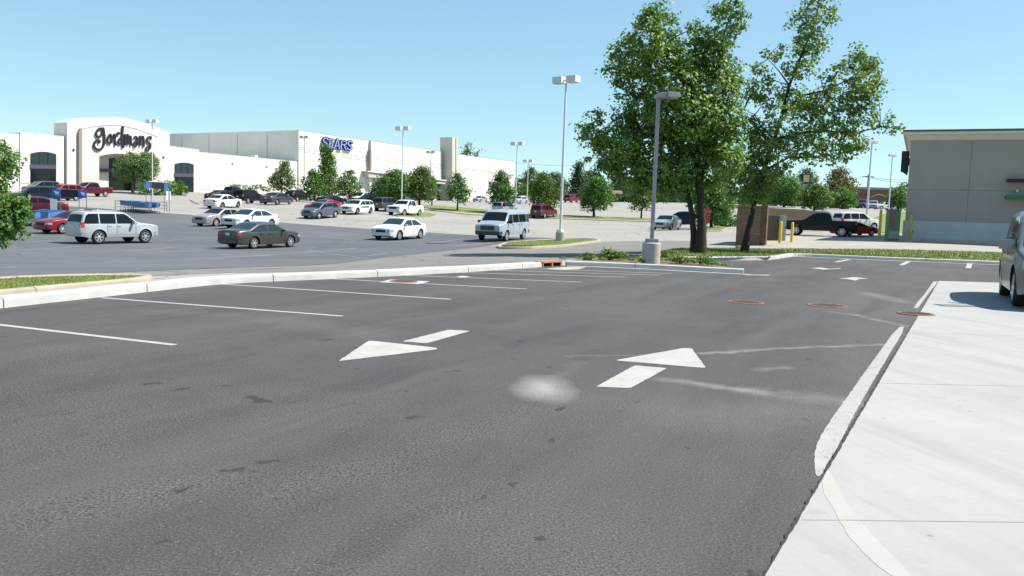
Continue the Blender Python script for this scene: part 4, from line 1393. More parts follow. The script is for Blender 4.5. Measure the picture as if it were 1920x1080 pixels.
def ribbon(pts, w, n=8):
    """closed outline of a brush stroke; pts in px with optional width per point"""
    P_ = [Vector((p[0], p[1], 0)) for p in pts]
    ws = [p[2] if len(p) > 2 else w for p in pts]
    out, wo = [], []
    m = len(P_)
    for i in range(m - 1):
        p0, p1, p2, p3 = P_[max(0, i - 1)], P_[i], P_[i + 1], P_[min(m - 1, i + 2)]
        k = n if m > 2 else 1
        for j in range(k):
            t = j / k
            out.append(0.5 * ((2 * p1) + (p2 - p0) * t + (2 * p0 - 5 * p1 + 4 * p2 - p3) * t * t + (3 * p1 - p0 - 3 * p2 + p3) * t ** 3))
            wo.append(ws[i] * (1 - t) + ws[i + 1] * t)
    out.append(P_[-1])
    wo.append(ws[-1])
    return out, wo
def stroke_mesh(mb, fac, strokes, conv, off, depth):
    for st, w in strokes:
        pl, wl = ribbon(st, w)
        n = len(pl)
        Ls, Rs = [], []
        for i in range(n):
            t = (pl[min(n - 1, i + 1)] - pl[max(0, i - 1)]).normalized()
            nn = Vector((-t.y, t.x, 0))
            Ls.append(pl[i] + nn * wl[i] / 2)
            Rs.append(pl[i] - nn * wl[i] / 2)
        def cap(c, t, wd, sg):
            o = []
            a0 = math.atan2(t.y, t.x)
            for k in range(1, 5):
                a = a0 + sg * (math.pi / 2 - math.pi * k / 5)
                o.append(c + Vector((math.cos(a), math.sin(a), 0)) * wd / 2)
            return o
        vs, fs = [], []
        for i in range(n):
            for q in (Ls[i], Rs[i]):
                f = fac.pt(*conv(q), off)
                vs += [f, f - fac.n * depth]
        for i in range(n - 1):
            a = 4 * i
            b_ = a + 4
            fs += [(a, a + 2, b_ + 2, b_), (a, b_, b_ + 1, a + 1), (a + 2, a + 3, b_ + 3, b_ + 2), (a + 1, b_ + 1, b_ + 3, a + 3)]
        mb.add(vs, fs)
        for c, t, wd in ((pl[0], (pl[0] - pl[1]).normalized(), wl[0]), (pl[-1], (pl[-1] - pl[-2]).normalized(), wl[-1])):
            ring = [c + Vector((math.cos(2 * math.pi * k / 12), math.sin(2 * math.pi * k / 12), 0)) * wd / 2 for k in range(12)]
            fr = [fac.pt(*conv(q), off - 0.004) for q in ring]
            mb.prism(fr, fac.n * -(depth - 0.004))
gc = lambda q: (160 + q.x / 12.707, 215 + q.y / 12.707)
LET = {
    'g': [([(430, 340), (360, 325), (295, 380), (265, 460), (300, 520), (350, 520), (405, 450), (425, 370)], 50), ([(435, 320), (455, 430), (468, 560), (455, 690), (410, 790), (330, 830), (250, 800), (215, 720), (245, 640), (300, 612), (350, 625), (340, 665)], 50)],
    'o': [([(590, 470), (550, 540), (540, 620), (575, 680), (625, 660), (640, 580), (620, 490), (592, 470)], 42)],
    'r': [([(695, 470), (712, 590), (728, 720)], 46), ([(715, 560), (745, 480), (795, 430), (810, 455)], 48)],
    'd': [([(902, 285), (892, 420), (893, 560), (900, 680), (910, 775)], 52), ([(870, 530), (815, 590), (800, 660), (830, 695), (885, 640)], 44)],
    'm': [([(950, 475), (958, 590), (965, 715)], 44), ([(965, 560), (1015, 470), (1030, 560), (1028, 700)], 44), ([(1035, 580), (1080, 510), (1095, 590), (1098, 725)], 44)],
    'a': [([(1180, 545), (1215, 520), (1245, 580), (1250, 700)], 44), ([(1240, 640), (1190, 650), (1165, 705), (1195, 750), (1245, 710)], 46)],
    'n': [([(1312, 515), (1318, 620), (1318, 725)], 44), ([(1325, 600), (1375, 515), (1400, 600), (1398, 760)], 44)],
    's': [([(1580, 570), (1570, 530), (1510, 540), (1475, 600), (1500, 650), (1550, 700), (1545, 800), (1490, 845), (1455, 820), (1480, 775)], 46)],
}
for ch, st in LET.items():
    mb = MB()
    stroke_mesh(mb, FG, [(p_, w_ * 0.86) for p_, w_ in st], gc, 0.66, 0.16)
    o = mb.build('sign_letter', plum, None, origin=base)
    o.parent = STORE

# the taller department store beyond
FS = Facade((-44.6, 174), (0.8, 253))
sb = FS.pt(760, 380)
sb.z = h1(sb.x, sb.y)
BIG = thing('department_store_building', sb, 'tall off white department store with blue block lettering and a square tower', 'building')
def spart(name, items, m, parent=None, bevel=0.0):
    mb = MB()
    for px, off, depth in items:
        mb.prism(FS.poly(px, off), FS.n * -depth)
    o = mb.build(name, m, None, origin=sb, bevel=bevel)
    o.parent = parent or BIG
    return o
spart('wall', [([(560, 244), (696, 264.6), (696, None), (560, None)], 0.0, 46)], stucco2)
spart('wall', [([(696, 264), (828, 284), (828, 339.5), (696, 322)], 0.6, 46)], stucco2)
spart('wall', [([(840, 287), (858, 289.3), (965, 302.7), (965, None), (840, None)], 0.0, 46)], stucco2)
spart('entrance_wall', [([(696, 315), (842, 330), (842, None), (696, None)], -2.5, 0.5)], stucco2)
spart('porch_side', [([(693, 321), (697, 321), (697, None), (693, None)], 0.9, 3.2)], stucco2)
spart('canopy', [([(691, 321), (846, 340), (846, 346.5), (691, 332)], 1.6, 4.0)], mat('canopy_stucco', (0.42, 0.39, 0.35), 0.9))
spart('canopy_edge', [([(690, 320), (847, 338.7), (847, 340.4), (690, 322)], 1.9, 4.2)], stucco2)
for u0, u1 in ((812, 818),):
    spart('column', [([(u0, 340), (u1, 341), (u1, None), (u0, None)], 0.4, 0.9)], stucco2)
spart('balcony_band', [([(818, 354), (850, 356), (850, 360), (818, 358)], -0.4, 2.2)], stucco2)
spart('window', [([(820.5, 337), (827.5, 338), (827.5, 352), (820.5, 351.5)], -2.3, 0.15)], blackm)
spart('window', [([(807, 338), (812, 338.5), (812, 352), (807, 351)], -2.3, 0.15)], blackm)
spart('door', [([(820.5, 358), (823, 358), (823, None), (820.5, None)], -2.3, 0.15)], shopglass)
spart('door', [([(823.6, 358), (826.4, 358), (826.4, None), (823.6, None)], -2.3, 0.15)], shopglass)
spart('tower', [([(848, 257), (858, 257.2), (858, None), (848, None)], 3.0, 3.8)], mat('tower_stucco', (0.50, 0.47, 0.42), 0.9, var=0.05, vscale=0.3))
spart('tower_fin', [([(854.7, 257.5), (855.7, 257.5), (855.7, None), (854.7, None)], 3.1, 0.2)], stuccotan)
spart('pilaster', [([(694.6, 282), (697, 282), (697, 320), (694.6, 320)], 0.9, 0.9)], stuccotan)
spart('coping', [thick_line([(560, 243.6), (696, 264.2)], 0.8, 0.03, 0.8)], mat('metal_coping', (0.36, 0.36, 0.36), 0.6))
spart('coping', [thick_line([(696, 263.6), (828, 283.6)], 0.8, 0.63, 0.8)], bpy.data.materials['metal_coping'])
spart('coping', [thick_line([(858, 289.0), (965, 302.3)], 0.7, 0.03, 0.8)], bpy.data.materials['metal_coping'])
gl = []
for a, c, off in (((561, 275.4), (692, 294.6), 0.03), ((561, 279), (692, 298), 0.03), ((561, 283.5), (692, 301.5), 0.03), ((698, 294), (838, 309), 0.63), ((698, 297.4), (838, 312.4), 0.63), ((698, 301), (838, 316), 0.63), ((859, 313), (964, 327.2), 0.03), ((859, 315.6), (964, 329.2), 0.03)):
    gl.append(thick_line([a, c], 0.55, off, 0.05))
spart('wall_reveal', gl, groove)
# horizontal and vertical panel joints on the shaded side wall
mb = MB()
c0 = FS.pt(560, 244)
for k in range(1, 5):
    q = c0 - FS.n * (9.0 * k) - FS.d * 0.02
    mb.box((q.x, q.y, q.z - 5.5), (0.05, 0.05, 10.0), math.atan2(FS.d.y, FS.d.x))
o = mb.build('wall_joint', groove, None, origin=sb)
o.parent = BIG
sc_ = lambda q: (585 + q.x / 18.0, 240 + q.y / 18.0)
SL = [
    [([(545, 400), (500, 335), (430, 345), (395, 410), (420, 470), (500, 520), (520, 590), (470, 650), (390, 640), (355, 580)], 62)],
    [([(605, 370), (600, 660)], 62), ([(605, 375), (735, 392)], 52), ([(605, 505), (720, 518)], 50), ([(605, 635), (740, 655)], 52)],
    [([(865, 385), (760, 690)], 60), ([(875, 385), (930, 700)], 62), ([(810, 600), (910, 610)], 48)],
    [([(1000, 430), (990, 700)], 62), ([(1000, 430), (1110, 440), (1165, 490), (1130, 555), (1000, 560)], 56), ([(1080, 565), (1150, 720)], 60)],
    [([(1360, 510), (1320, 450), (1255, 455), (1220, 520), (1250, 580), (1320, 630), (1330, 695), (1280, 735), (1215, 715), (1195, 670)], 60)],
]
navy = mat('navy_letter_return', (0.012, 0.022, 0.13), 0.4)
pale = mat('pale_blue_letter_face', (0.30, 0.38, 0.62), 0.4)
for st in SL:
    mb = MB()
    stroke_mesh(mb, FS, [(p, w * 1.28) for p, w in st], sc_, 0.42, 0.34)
    o = mb.build('sign_letter', navy, None, origin=sb)
    o.parent = BIG
    mb = MB()
    stroke_mesh(mb, FS, [([(x, y) for x, y in p], w * 0.40) for p, w in st], sc_, 0.47, 0.08)
    f = mb.build('letter_face', pale, None, origin=sb)
    f.parent = o

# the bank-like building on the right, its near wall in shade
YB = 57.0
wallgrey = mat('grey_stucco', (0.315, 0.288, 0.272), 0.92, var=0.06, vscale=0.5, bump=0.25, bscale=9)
plinthm = mat('pale_plinth', (0.44, 0.455, 0.45), 0.9, var=0.08, vscale=1)
cornm = mat('cornice_cream', (0.62, 0.57, 0.49), 0.85, var=0.05)
BANG = R(-26)
_b0 = P(1702, 350, YB)
FB = Facade((_b0.x, _b0.y), (_b0.x + math.cos(BANG), _b0.y + math.sin(BANG)))
zb_ = P(1703, 452, YB).z - 0.4
bx = lambda u, v=400, off=0.0: (FB.pt(u, v, off) - FB.A).dot(FB.d)
bz = lambda u, v, off=0.0: FB.pt(u, v, off).z - zb_
ztop, zc0, zpl = bz(1706, 248.5), bz(1703, 263.5), bz(1703, 413.5)
BK = thing('bank_building', (_b0.x, _b0.y, zb_), 'grey stucco building with cream cornice and pale plinth at the right edge', 'building', rz=BANG)
def bpart(name, boxes, m, bevel=0.0):
    mb = MB()
    for a, c in boxes:
        mb.box(((a[0] + c[0]) / 2, (a[1] + c[1]) / 2, (a[2] + c[2]) / 2), (c[0] - a[0], c[1] - a[1], c[2] - a[2]))
    return mb.build(name, m, BK, bevel=bevel)
X1, DB = 40, 18
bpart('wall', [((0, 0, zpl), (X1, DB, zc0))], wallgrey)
bpart('plinth', [((-0.12, -0.12, 0), (X1, DB, zpl))], plinthm, bevel=0.02)
bpart('base_ledge', [((1.2, -0.5, 0), (X1, -0.13, 0.62))], mat('ledge_concrete', (0.42, 0.40, 0.33), 0.9, var=0.1))
mb = MB()
pr = [(0, zc0), (0.10, zc0 + 0.05), (0.30, zc0 + 0.28), (0.42, ztop - 0.20), (0.50, ztop - 0.19), (0.50, ztop), (0, ztop)]
vs, n = [], len(pr)
for cx, cy, sx, sy in ((X1, 0, 0, -1), (0, 0, -1, -1), (0, DB, -1, 1)):
    for o_, z in pr:
        vs.append((cx + sx * o_, cy + sy * o_, z))
fs = [(i * n + k, i * n + (k + 1) % n, (i + 1) * n + (k + 1) % n, (i + 1) * n + k) for i in range(2) for k in range(n)]
fs += [tuple(range(n)), tuple(2 * n + k for k in range(n))]
mb.add(vs, fs)
mb.build('cornice', cornm, BK)
bpart('roof_edge', [((-0.54, -0.54, ztop + 0.004), (X1, DB + 0.5, ztop + 0.13))], mat('brown_roof_edge', (0.10, 0.085, 0.08), 0.7))
jz = bz(1800, 357)
bpart('wall_reveal', [((0, -0.006, jz), (X1, 0.02, jz + 0.025)), ((bx(1812), -0.006, zpl), (bx(1812) + 0.025, 0.02, zc0))], mat('reveal_dark', (0.13, 0.12, 0.115), 0.9))
bpart('canopy_bar', [((bx(1887.5, 338, .3), -0.5, bz(1890, 341.5, .3)), (bx(1887.5) + 10, -0.002, bz(1890, 335.5, .3)))], blackm, bevel=0.02)
bpart('awning_bar', [((bx(1885.5, 369, .5), -0.8, bz(1890, 373, .5)), (bx(1885.5) + 10, -0.002, bz(1890, 366, .5)))], mat('green_awning', (0.02, 0.16, 0.05), 0.5), bevel=0.02)
qx, qz = bx(1907, 358), bz(1907, 358)
bpart('wall_lamp', [((qx - 0.07, -0.14, qz - 0.09), (qx + 0.07, -0.001, qz + 0.09))], MT['polewhite'], bevel=0.02)
qx, qz = bx(1708, 434), bz(1708, 434)
bpart('hose_bib', [((qx - 0.1, -0.3, qz - 0.06), (qx + 0.12, -0.13, qz + 0.06))], blackm, bevel=0.02)
sz0, sz1 = bz(1699, 320), bz(1695, 282)
mb = MB()
mb.box((-0.30, 1.2, (sz0 + sz1) / 2), (0.46, 1.4, sz1 - sz0))
mb.box((-0.045, 1.2, (sz0 + sz1) / 2), (0.07, 0.5, 0.5))
mb.prism([(-0.50, 0.52, sz0 - 0.002), (-0.08, 0.52, sz0 - 0.002), (-0.08, 0.52, sz0 - 0.3)], (0, 0.2, 0))
sg_ = mb.build('projecting_sign', blackm, None, bevel=0.02)
sg_.matrix_world = Matrix.Translation((_b0.x, _b0.y, zb_)) @ Matrix.Rotation(BANG, 4, 'Z')
tag(sg_, 'black box sign projecting from the side of the grey building', 'sign')

# distant brown restaurant
YR = 205
fa, fb = P(1602, 352, YR), P(1668, 354, YR)
rb = Vector((fa.x, YR, h1(fa.x, YR) - 0.5))
RS = thing('restaurant_building', rb, 'distant flat roofed brown building with a yellow arch on its wall', 'building')
def rpart(name, boxes, m):
    mb = MB()
    for a, c in boxes:
        mb.box(((a[0] + c[0]) / 2, (a[1] + c[1]) / 2, (a[2] + c[2]) / 2), (c[0] - a[0], c[1] - a[1], c[2] - a[2]))
    o = mb.build(name, m, None, origin=rb)
    o.parent = RS
rz1 = fa.z
rpart('wall', [((fa.x, YR, rb.z), (fb.x + 2, YR + 15, rz1 - 0.3))], mat('brown_brick_far', (0.13, 0.10, 0.085), 0.9, var=0.1, vscale=0.6))
rpart('parapet', [((fa.x - 0.2, YR - 0.2, rz1 - 0.3), (fb.x + 2.2, YR + 15.2, rz1 + 0.25))], mat('grey_parapet', (0.28, 0.27, 0.25), 0.8))
rpart('red_lettering', [((fa.x + 0.6 + k * 0.75, YR - 0.12, rz1 - 1.9), (fa.x + 1.05 + k * 0.75, YR - 0.001, rz1 - 1.3)) for k in range(4)], mat('red_letter', (0.3, 0.03, 0.03), 0.6))
mb = MB()
cx = P(1648, 366, YR).x
for k in range(-6, 6):
    t0, t1 = k / 6, (k + 1) / 6
    z0_, z1_ = rz1 - 1.3 - 0.7 * t0 * t0, rz1 - 1.3 - 0.7 * t1 * t1
    f = [(cx + t0 * 1.9, YR - 0.2, z0_), (cx + t1 * 1.9, YR - 0.2, z1_), (cx + t1 * 1.9, YR - 0.2, z1_ - 0.22), (cx + t0 * 1.9, YR - 0.2, z0_ - 0.22)]
    mb.prism(f, (0, 0.19, 0))
o = mb.build('yellow_arch', MT['yellow'], None, origin=rb)
o.parent = RS
# small tan buildings far behind the hedge
def farhouse(u, v0, v1, Y, wpx, label, wallc, roofc):
    a = P(u, v1, Y)
    t = P(u, v0, Y)
    w = wpx * Y / F
    zg = h1(a.x, Y)
    b0 = Vector((a.x, Y, zg))
    o = thing('distant_building', b0, label, 'building')
    mb = MB()
    hz = max(2.2, t.z - zg - 1.0)
    mb.box((0, 3, hz / 2), (w, 6, hz))
    mb.build('wall', wallc, o)
    mb = MB()
    mb.prism([(-w / 2 - .4, -0.4, hz), (w / 2 + .4, -0.4, hz), (w / 2 + .4, 3, hz + 1.1), (-w / 2 - .4, 3, hz + 1.1)], (0, 0, 0.12))
    mb.prism([(-w / 2 - .4, 6.4, hz), (w / 2 + .4, 6.4, hz), (w / 2 + .4, 3, hz + 1.1), (-w / 2 - .4, 3, hz + 1.1)], (0, 0, 0.12))
    mb.build('roof', roofc, o)
    mb = MB()
    for k in range(3):
        mb.box((-w / 3 + k * w / 3, -0.01, hz * 0.55), (w * 0.14, 0.06, hz * 0.4))
    mb.build('window', MT['glass'], o)
tanw = mat('tan_far_wall', (0.42, 0.35, 0.25), 0.9)
tanr = mat('brown_far_roof', (0.22, 0.13, 0.08), 0.9)
farhouse(1153, 358, 372, 235, 24, 'distant tan building with brown roof seen over the hedge', tanw, tanr)
farhouse(1238, 366, 376, 240, 26, 'distant small tan building right of the grey lamp post', tanw, tanr)

# ------------------------------------------------------------------ brick enclosure, cabinet, kiosk
def brickmat(name, a, c, mortar, sc, bw=0.4, rh=0.2):
    m = mat(name, a, 0.9)
    b = NB(m)
    tc = b.n('ShaderNodeTexCoord')
    geo = b.n('ShaderNodeNewGeometry')
    sx = b.n('ShaderNodeSeparateXYZ')
    b.put(sx.inputs[0], tc.outputs['Object'])
    cb = b.n('ShaderNodeCombineXYZ')
    b.put(cb.inputs[0], b.math('ADD', sx.outputs[0], sx.outputs[1]))
    b.put(cb.inputs[1], sx.outputs[2])
    bt = b.n('ShaderNodeTexBrick')
    b.put(bt.inputs['Vector'], cb.outputs[0])
    bt.inputs['Color1'].default_value = (*a, 1)
    bt.inputs['Color2'].default_value = (*c, 1)
    bt.inputs['Mortar'].default_value = (*mortar, 1)
    bt.inputs['Scale'].default_value = sc
    bt.inputs['Brick Width'].default_value = bw
    bt.inputs['Row Height'].default_value = rh
    bt.inputs['Mortar Size'].default_value = 0.012
    b.put(b.b.inputs['Base Color'], b.mix(b.rng(b.noise(tc.outputs['Object'], 5), .3, .7, 0, .35), bt.outputs['Color'], (a[0] * .6, a[1] * .6, a[2] * .6, 1)))
    bp = b.n('ShaderNodeBump')
    bp.inputs['Strength'].default_value = 0.6
    bp.inputs['Distance'].default_value = 0.02
    b.put(bp.inputs['Height'], bt.outputs['Fac'])
    b.put(b.b.inputs['Normal'], bp.outputs['Normal'])
    return m
brk = brickmat('brown_split_block', (0.20, 0.125, 0.09), (0.26, 0.175, 0.125), (0.12, 0.09, 0.07), 1.0)
brt = brickmat('tan_block', (0.36, 0.26, 0.18), (0.42, 0.30, 0.21), (0.28, 0.2, 0.15), 1.0)
YE = 50.0
_e0 = P(1379, 459, YE)
FE = Facade((_e0.x, _e0.y), (_e0.x + math.cos(BANG), _e0.y + math.sin(BANG)))
ez0 = h1(_e0.x + 1, YE) - 0.2
EN = thing('brick_enclosure', (_e0.x, YE, ez0), 'brown block walled enclosure behind the slanted tree trunk', 'enclosure', rz=BANG)
ewd = (FE.pt(1436.5, 430) - FE.A).dot(FE.d)
eh = FE.pt(1430, 385.5).z - ez0
def epart(name, boxes, m):
    mb = MB()
    for a, c in boxes:
        mb.box(((a[0] + c[0]) / 2, (a[1] + c[1]) / 2, (a[2] + c[2]) / 2), (c[0] - a[0], c[1] - a[1], c[2] - a[2]))
    return mb.build(name, m, EN)
epart('wall', [((0, 0, 0), (ewd - 0.32, 0.3, eh - 0.08))], brk)
epart('pier', [((ewd - 0.32, -0.05, 0), (ewd + 0.02, 0.36, eh + 0.03))], brickmat('dark_split_block', (0.12, 0.075, 0.05), (0.2, 0.13, 0.09), (0.06, 0.045, 0.035), 1.6))
epart('coping', [((-0.04, -0.04, eh - 0.079), (ewd - 0.325, 0.34, eh - 0.005))], mat('block_coping', (0.22, 0.155, 0.12), 0.9))
epart('side_wall', [((0.0, 0.301, 0), (0.3, 5, eh - 0.1))], brt)
MB().prism([P(1437, 389.5, 77.5), P(1500, 392.5, 77.5), P(1556, 398, 77.5), P(1556, 425, 77.5), P(1437, 425, 77.5)], (0, 0.3, 0)).build('yard_wall', brt, None)
yw_ = bpy.data.objects['yard_wall']
tag(yw_, 'low tan block wall with a sloping top behind the black pickup', 'wall')
struct(draped('enclosure_pad', [GT(u, v) for u, v in ((1432, 461.5), (1440, 447), (1500, 444), (1505, 447), (1478, 456), (1452, 460.5))], MT['kerbtan'], off=0.06))
def cabinet(name, u0, u1, vt, Y, dep, c, label, cat):
    a, b_ = P(u0, vt, Y), P(u1, vt, Y)
    zg = h1((a.x + b_.x) / 2, Y)
    o = thing(name, ((a.x + b_.x) / 2, Y, zg), label, cat)
    w, h = b_.x - a.x, a.z - zg
    mb = MB()
    mb.box((0, dep / 2, h / 2), (w, dep, h))
    mb.build('housing', mat(name + '_paint', c, 0.6, var=0.08), o, bevel=0.02)
    mb = MB()
    mb.box((0, -0.012, h * 0.5), (w * 0.86, 0.02, h * 0.84))
    mb.build('door', bpy.data.materials[name + '_paint'], o, bevel=0.006)
    mb = MB()
    mb.box((w * 0.30, -0.03, h * 0.55), (0.04, 0.03, 0.14))
    mb.build('handle', blackm, o)
    return o
cabinet('electrical_cabinet', 1466, 1475.5, 404, 54.5, 0.5, (0.30, 0.36, 0.33), 'pale green metal cabinet between two yellow posts', 'cabinet')
cabinet('dumpster', 1437.5, 1466, 403, 55.2, 1.2, (0.13, 0.115, 0.085), 'olive brown metal bin standing inside the block enclosure', 'bin')
def bollard(u, vb, vt, Y, m, label, wpx=6.5):
    a, t = P(u, vb, Y), P(u, vt, Y)
    zg = h1(a.x, Y) - 0.05
    r = wpx * Y / F / 2
    h = t.z - zg
    o = thing('bollard', (a.x, Y, zg), label, 'bollard', group='yellow posts')
    mb = MB()
    mb.lathe([(r, 0), (r, h - r * .7), (r * .8, h - r * .25), (r * .4, h)], n=16)
    mb.build('post', m, o, smooth=50)
    mb = MB()
    mb.lathe([(r * 1.8, 0.0), (r * 1.8, 0.09), (r * 1.05, 0.1)], n=16)
    mb.build('footing', MT['conc'], o)
    return o
bollard(1462.5, 449, 415, 51.5, MT['yellow'], 'yellow post at the left of the pale green cabinet', 5.5)
bollard(1484.5, 446, 416.5, 53.5, MT['yellow'], 'yellow post in front of the black pickup wheel', 5.0)
drab = mat('weathered_yellow', (0.42, 0.30, 0.08), 0.7, var=0.15)
bollard(1648.5, 445, 393, 56.0, drab, 'tall drab yellow post with a pale cap left of the kiosk', 5.0)
bollard(1706, 448.5, 401, 55.4, drab, 'drab yellow post against the plinth of the grey building', 5.5)
# drive-through kiosk
a, b_ = P(1668, 394, 56.4), P(1690, 394, 56.4)
zg = h1(a.x, 56.4)
KI = thing('drive_through_kiosk', ((a.x + b_.x) / 2, 56.4, zg), 'green and brown drive through panel beside the grey building', 'kiosk')
w, h = b_.x - a.x, a.z - zg
MB().box((0, 0.25, h / 2), (w, 0.5, h)).build('housing', mat('kiosk_green', (0.06, 0.16, 0.07), 0.5, col2=(0.12, 0.2, 0.14), vscale=2.5), KI, bevel=0.03)
MB().box((-w * 0.2, -0.02, h * 0.72), (w * 0.5, 0.04, h * 0.45)).build('panel', mat('kiosk_brown', (0.16, 0.10, 0.07), 0.6, var=0.2), KI, bevel=0.01)
MB().box((0.0, -0.02, h * 0.2), (w * 0.9, 0.04, h * 0.25)).build('lower_panel', mat('kiosk_pale', (0.22, 0.30, 0.24), 0.5, var=0.25, vscale=4), KI, bevel=0.01)
MB().box((0, 0.25, h + 0.03), (w * 1.06, 0.56, 0.06)).build('cap', blackm, KI)
# stop sign behind the trunks (seen from its printed side, red upper and lower parts)
ps = P(1327, 397, 72)
zg = h1(ps.x, 72)
ST = thing('stop_sign', (ps.x, 72, zg), 'red octagonal stop sign with a small red plate under it beside the trunk', 'sign')
hz = ps.z - zg
MB().tube([(0, 0, 0), (0, 0, hz + 0.45)], 0.035).build('post', MT['galv'], ST)
oc = [(0.33 * math.cos(math.pi / 8 + k * math.pi / 4), -0.045, hz + 0.33 * math.sin(math.pi / 8 + k * math.pi / 4)) for k in range(8)]
pl = MB().prism(oc, (0, 0.03, 0)).build('sign_plate', mat('stop_red', (0.45, 0.02, 0.03), 0.5), ST)
cu = bpy.data.curves.new('stop_text', 'FONT')
cu.body = 'STOP'
cu.size = 0.25
cu.align_x = 'CENTER'
cu.align_y = 'CENTER'
cu.extrude = 0.004
tmp = bpy.data.objects.new('stop_text', cu)
COL.objects.link(tmp)
me = tmp.to_mesh().copy()
bpy.data.objects.remove(tmp)
me.transform(Matrix.Translation((0, -0.052, hz)) @ Matrix.Rotation(R(90), 4, 'X'))
me.materials.clear()
me.materials.append(MT['white'])
to = link(bpy.data.objects.new('lettering', me), pl)
MB().prism([(-0.27, -0.04, hz - 0.52), (0.27, -0.04, hz - 0.52), (0.18, -0.04, hz - 0.95), (-0.18, -0.04, hz - 0.95)], (0, 0.025, 0)).build('lower_plate', bpy.data.materials['stop_red'], ST)

# ------------------------------------------------------------------ lamp posts
def lamp_post(u, vb, vt, Y, label, heads=2, size=1.0, m=None, hm=None, base_r=0.30, base_h=0.75, r=0.085, arm=True, square=False, rz=0.0, zg=None):
    a, t = P(u, vb, Y), P(u, vt, Y)
    g = h1(a.x, Y) if zg is None else zg
    h = t.z - g
    o = thing('lamp_post', (a.x, Y, g), label, 'lamp post', rz=rz)
    m = m or MT['polewhite']
    hm = hm or m
    if base_h:
        mb = MB()
        mb.lathe([(base_r, -0.3), (base_r, base_h - 0.03), (base_r - 0.03, base_h), (0.02, base_h)], n=28)
        mb.build('base', MT['concbase'], o, smooth=40)
        mb = MB().box((0, 0, base_h + 0.06), (base_r * 1.15, base_r * 1.15, 0.12))
        mb.build('base_plate', m, o, bevel=0.015)
    mb = MB()
    if square:
        mb.box((0, 0, (h + base_h) / 2), (r * 1.9, r * 1.9, h - base_h))
        mb.build('pole', m, o, bevel=0.012)
        mb = MB().box((0.0, -r - 0.006, base_h + 0.55), (0.09, 0.012, 0.18))
        mb.build('hand_hole_cover', hm, o)
    else:
        mb.tube([(0, 0, base_h), (0, 0, h)], [r, r * 0.75], n=14)
        mb.build('pole', m, o, smooth=50)
    w, d, hh = 0.62 * size, 0.5 * size, 0.34 * size
    if heads == 1:
        mb = MB()
        mb.prism([(-0.10, -0.17, h - 0.02), (-0.10, -0.17, h + 0.10), (0.02, -0.17, h + 0.16), (0.36, -0.17, h + 0.18), (0.36, -0.17, h)], (0, 0.34, 0))
        mb.build('arm', m, o, bevel=0.02)
        mb = MB()
        mb.prism([(0.24, -0.24, h + 0.02), (0.24, -0.24, h + 0.19), (0.60, -0.24, h + 0.185), (0.66, -0.24, h + 0.13), (0.66, -0.24, h + 0.03)], (0, 0.48, 0))
        mb.build('lamp_head', hm, o, bevel=0.015)
    else:
        for sg in (-1, 1):
            mb = MB()
            x = sg * (0.18 + w / 2)
            mb.prism([(x - w / 2, -d / 2, h - 0.02), (x + w / 2, -d / 2, h - 0.02), (x + w / 2, -d / 2, h + hh), (x - w / 2, -d / 2, h + hh)], (0, d, 0))
            lh = mb.build('lamp_head', hm, o, bevel=0.02)
            MB().box((x, 0, h - 0.03), (w * 0.8, d * 0.8, 0.02)).build('lens', MT['lens'], lh)
        MB().box((0, 0, h + hh * 0.4), (0.42, 0.08, 0.08)).build('arm', m, o)
    return o
lamp_post(1220, 494, 183, 27.3, 'grey square lamp post with one flat head on a round concrete base', heads=1, m=MT['polegrey'], hm=mat('lamp_head_grey', (0.34, 0.34, 0.36), 0.5), base_r=0.30, base_h=0.80, r=0.055, square=True, zg=0.0, rz=R(10))
lamp_post(1050, 453, 155, 54, 'tall pale lamp post with twin box heads on the kerbed grass island', size=1.15, rz=R(-38), base_r=0.3, base_h=0.7)
lamp_post(752.5, 398, 244, 105, 'white twin head lamp post rising between the two spreading trees', size=1.3, rz=R(-28), base_h=0.6)
lamp_post(966, 396, 272, 122, 'pale twin head lamp post just right of the white store wall end', size=1.3, rz=R(-28), base_h=0.6)
lamp_post(988, 382, 304, 175, 'smaller distant twin head lamp post behind a round green tree', size=1.5, rz=R(-28), base_h=0.6)
lamp_post(286, 362, 230, 124, 'white twin head lamp post in front of the arched gable', size=1.25, rz=R(-20), base_h=0)
lamp_post(570, 366, 259, 150, 'thin grey twin head lamp post in front of the store corner', size=1.2, rz=R(-28), base_h=0, m=MT['conc'])
lamp_post(806, 380, 287, 160, 'thin twin head lamp post left of the square tower', size=1.2, rz=R(-28), base_h=0, m=MT['conc'])
lamp_post(1625, 408, 268, 88, 'tall white lamp post with small dark topped head left of the grey building', size=0.8, rz=R(20), base_h=0.25, base_r=0.35, r=0.11)
lamp_post(1666, 393, 293, 140, 'distant tall white lamp post nearest the grey building', size=0.9, rz=R(20), base_h=0, r=0.12)
lamp_post(1119, 396, 292, 150, 'distant lamp post half hidden behind the left side of the big tree', size=1.3, rz=R(-28), base_h=0)

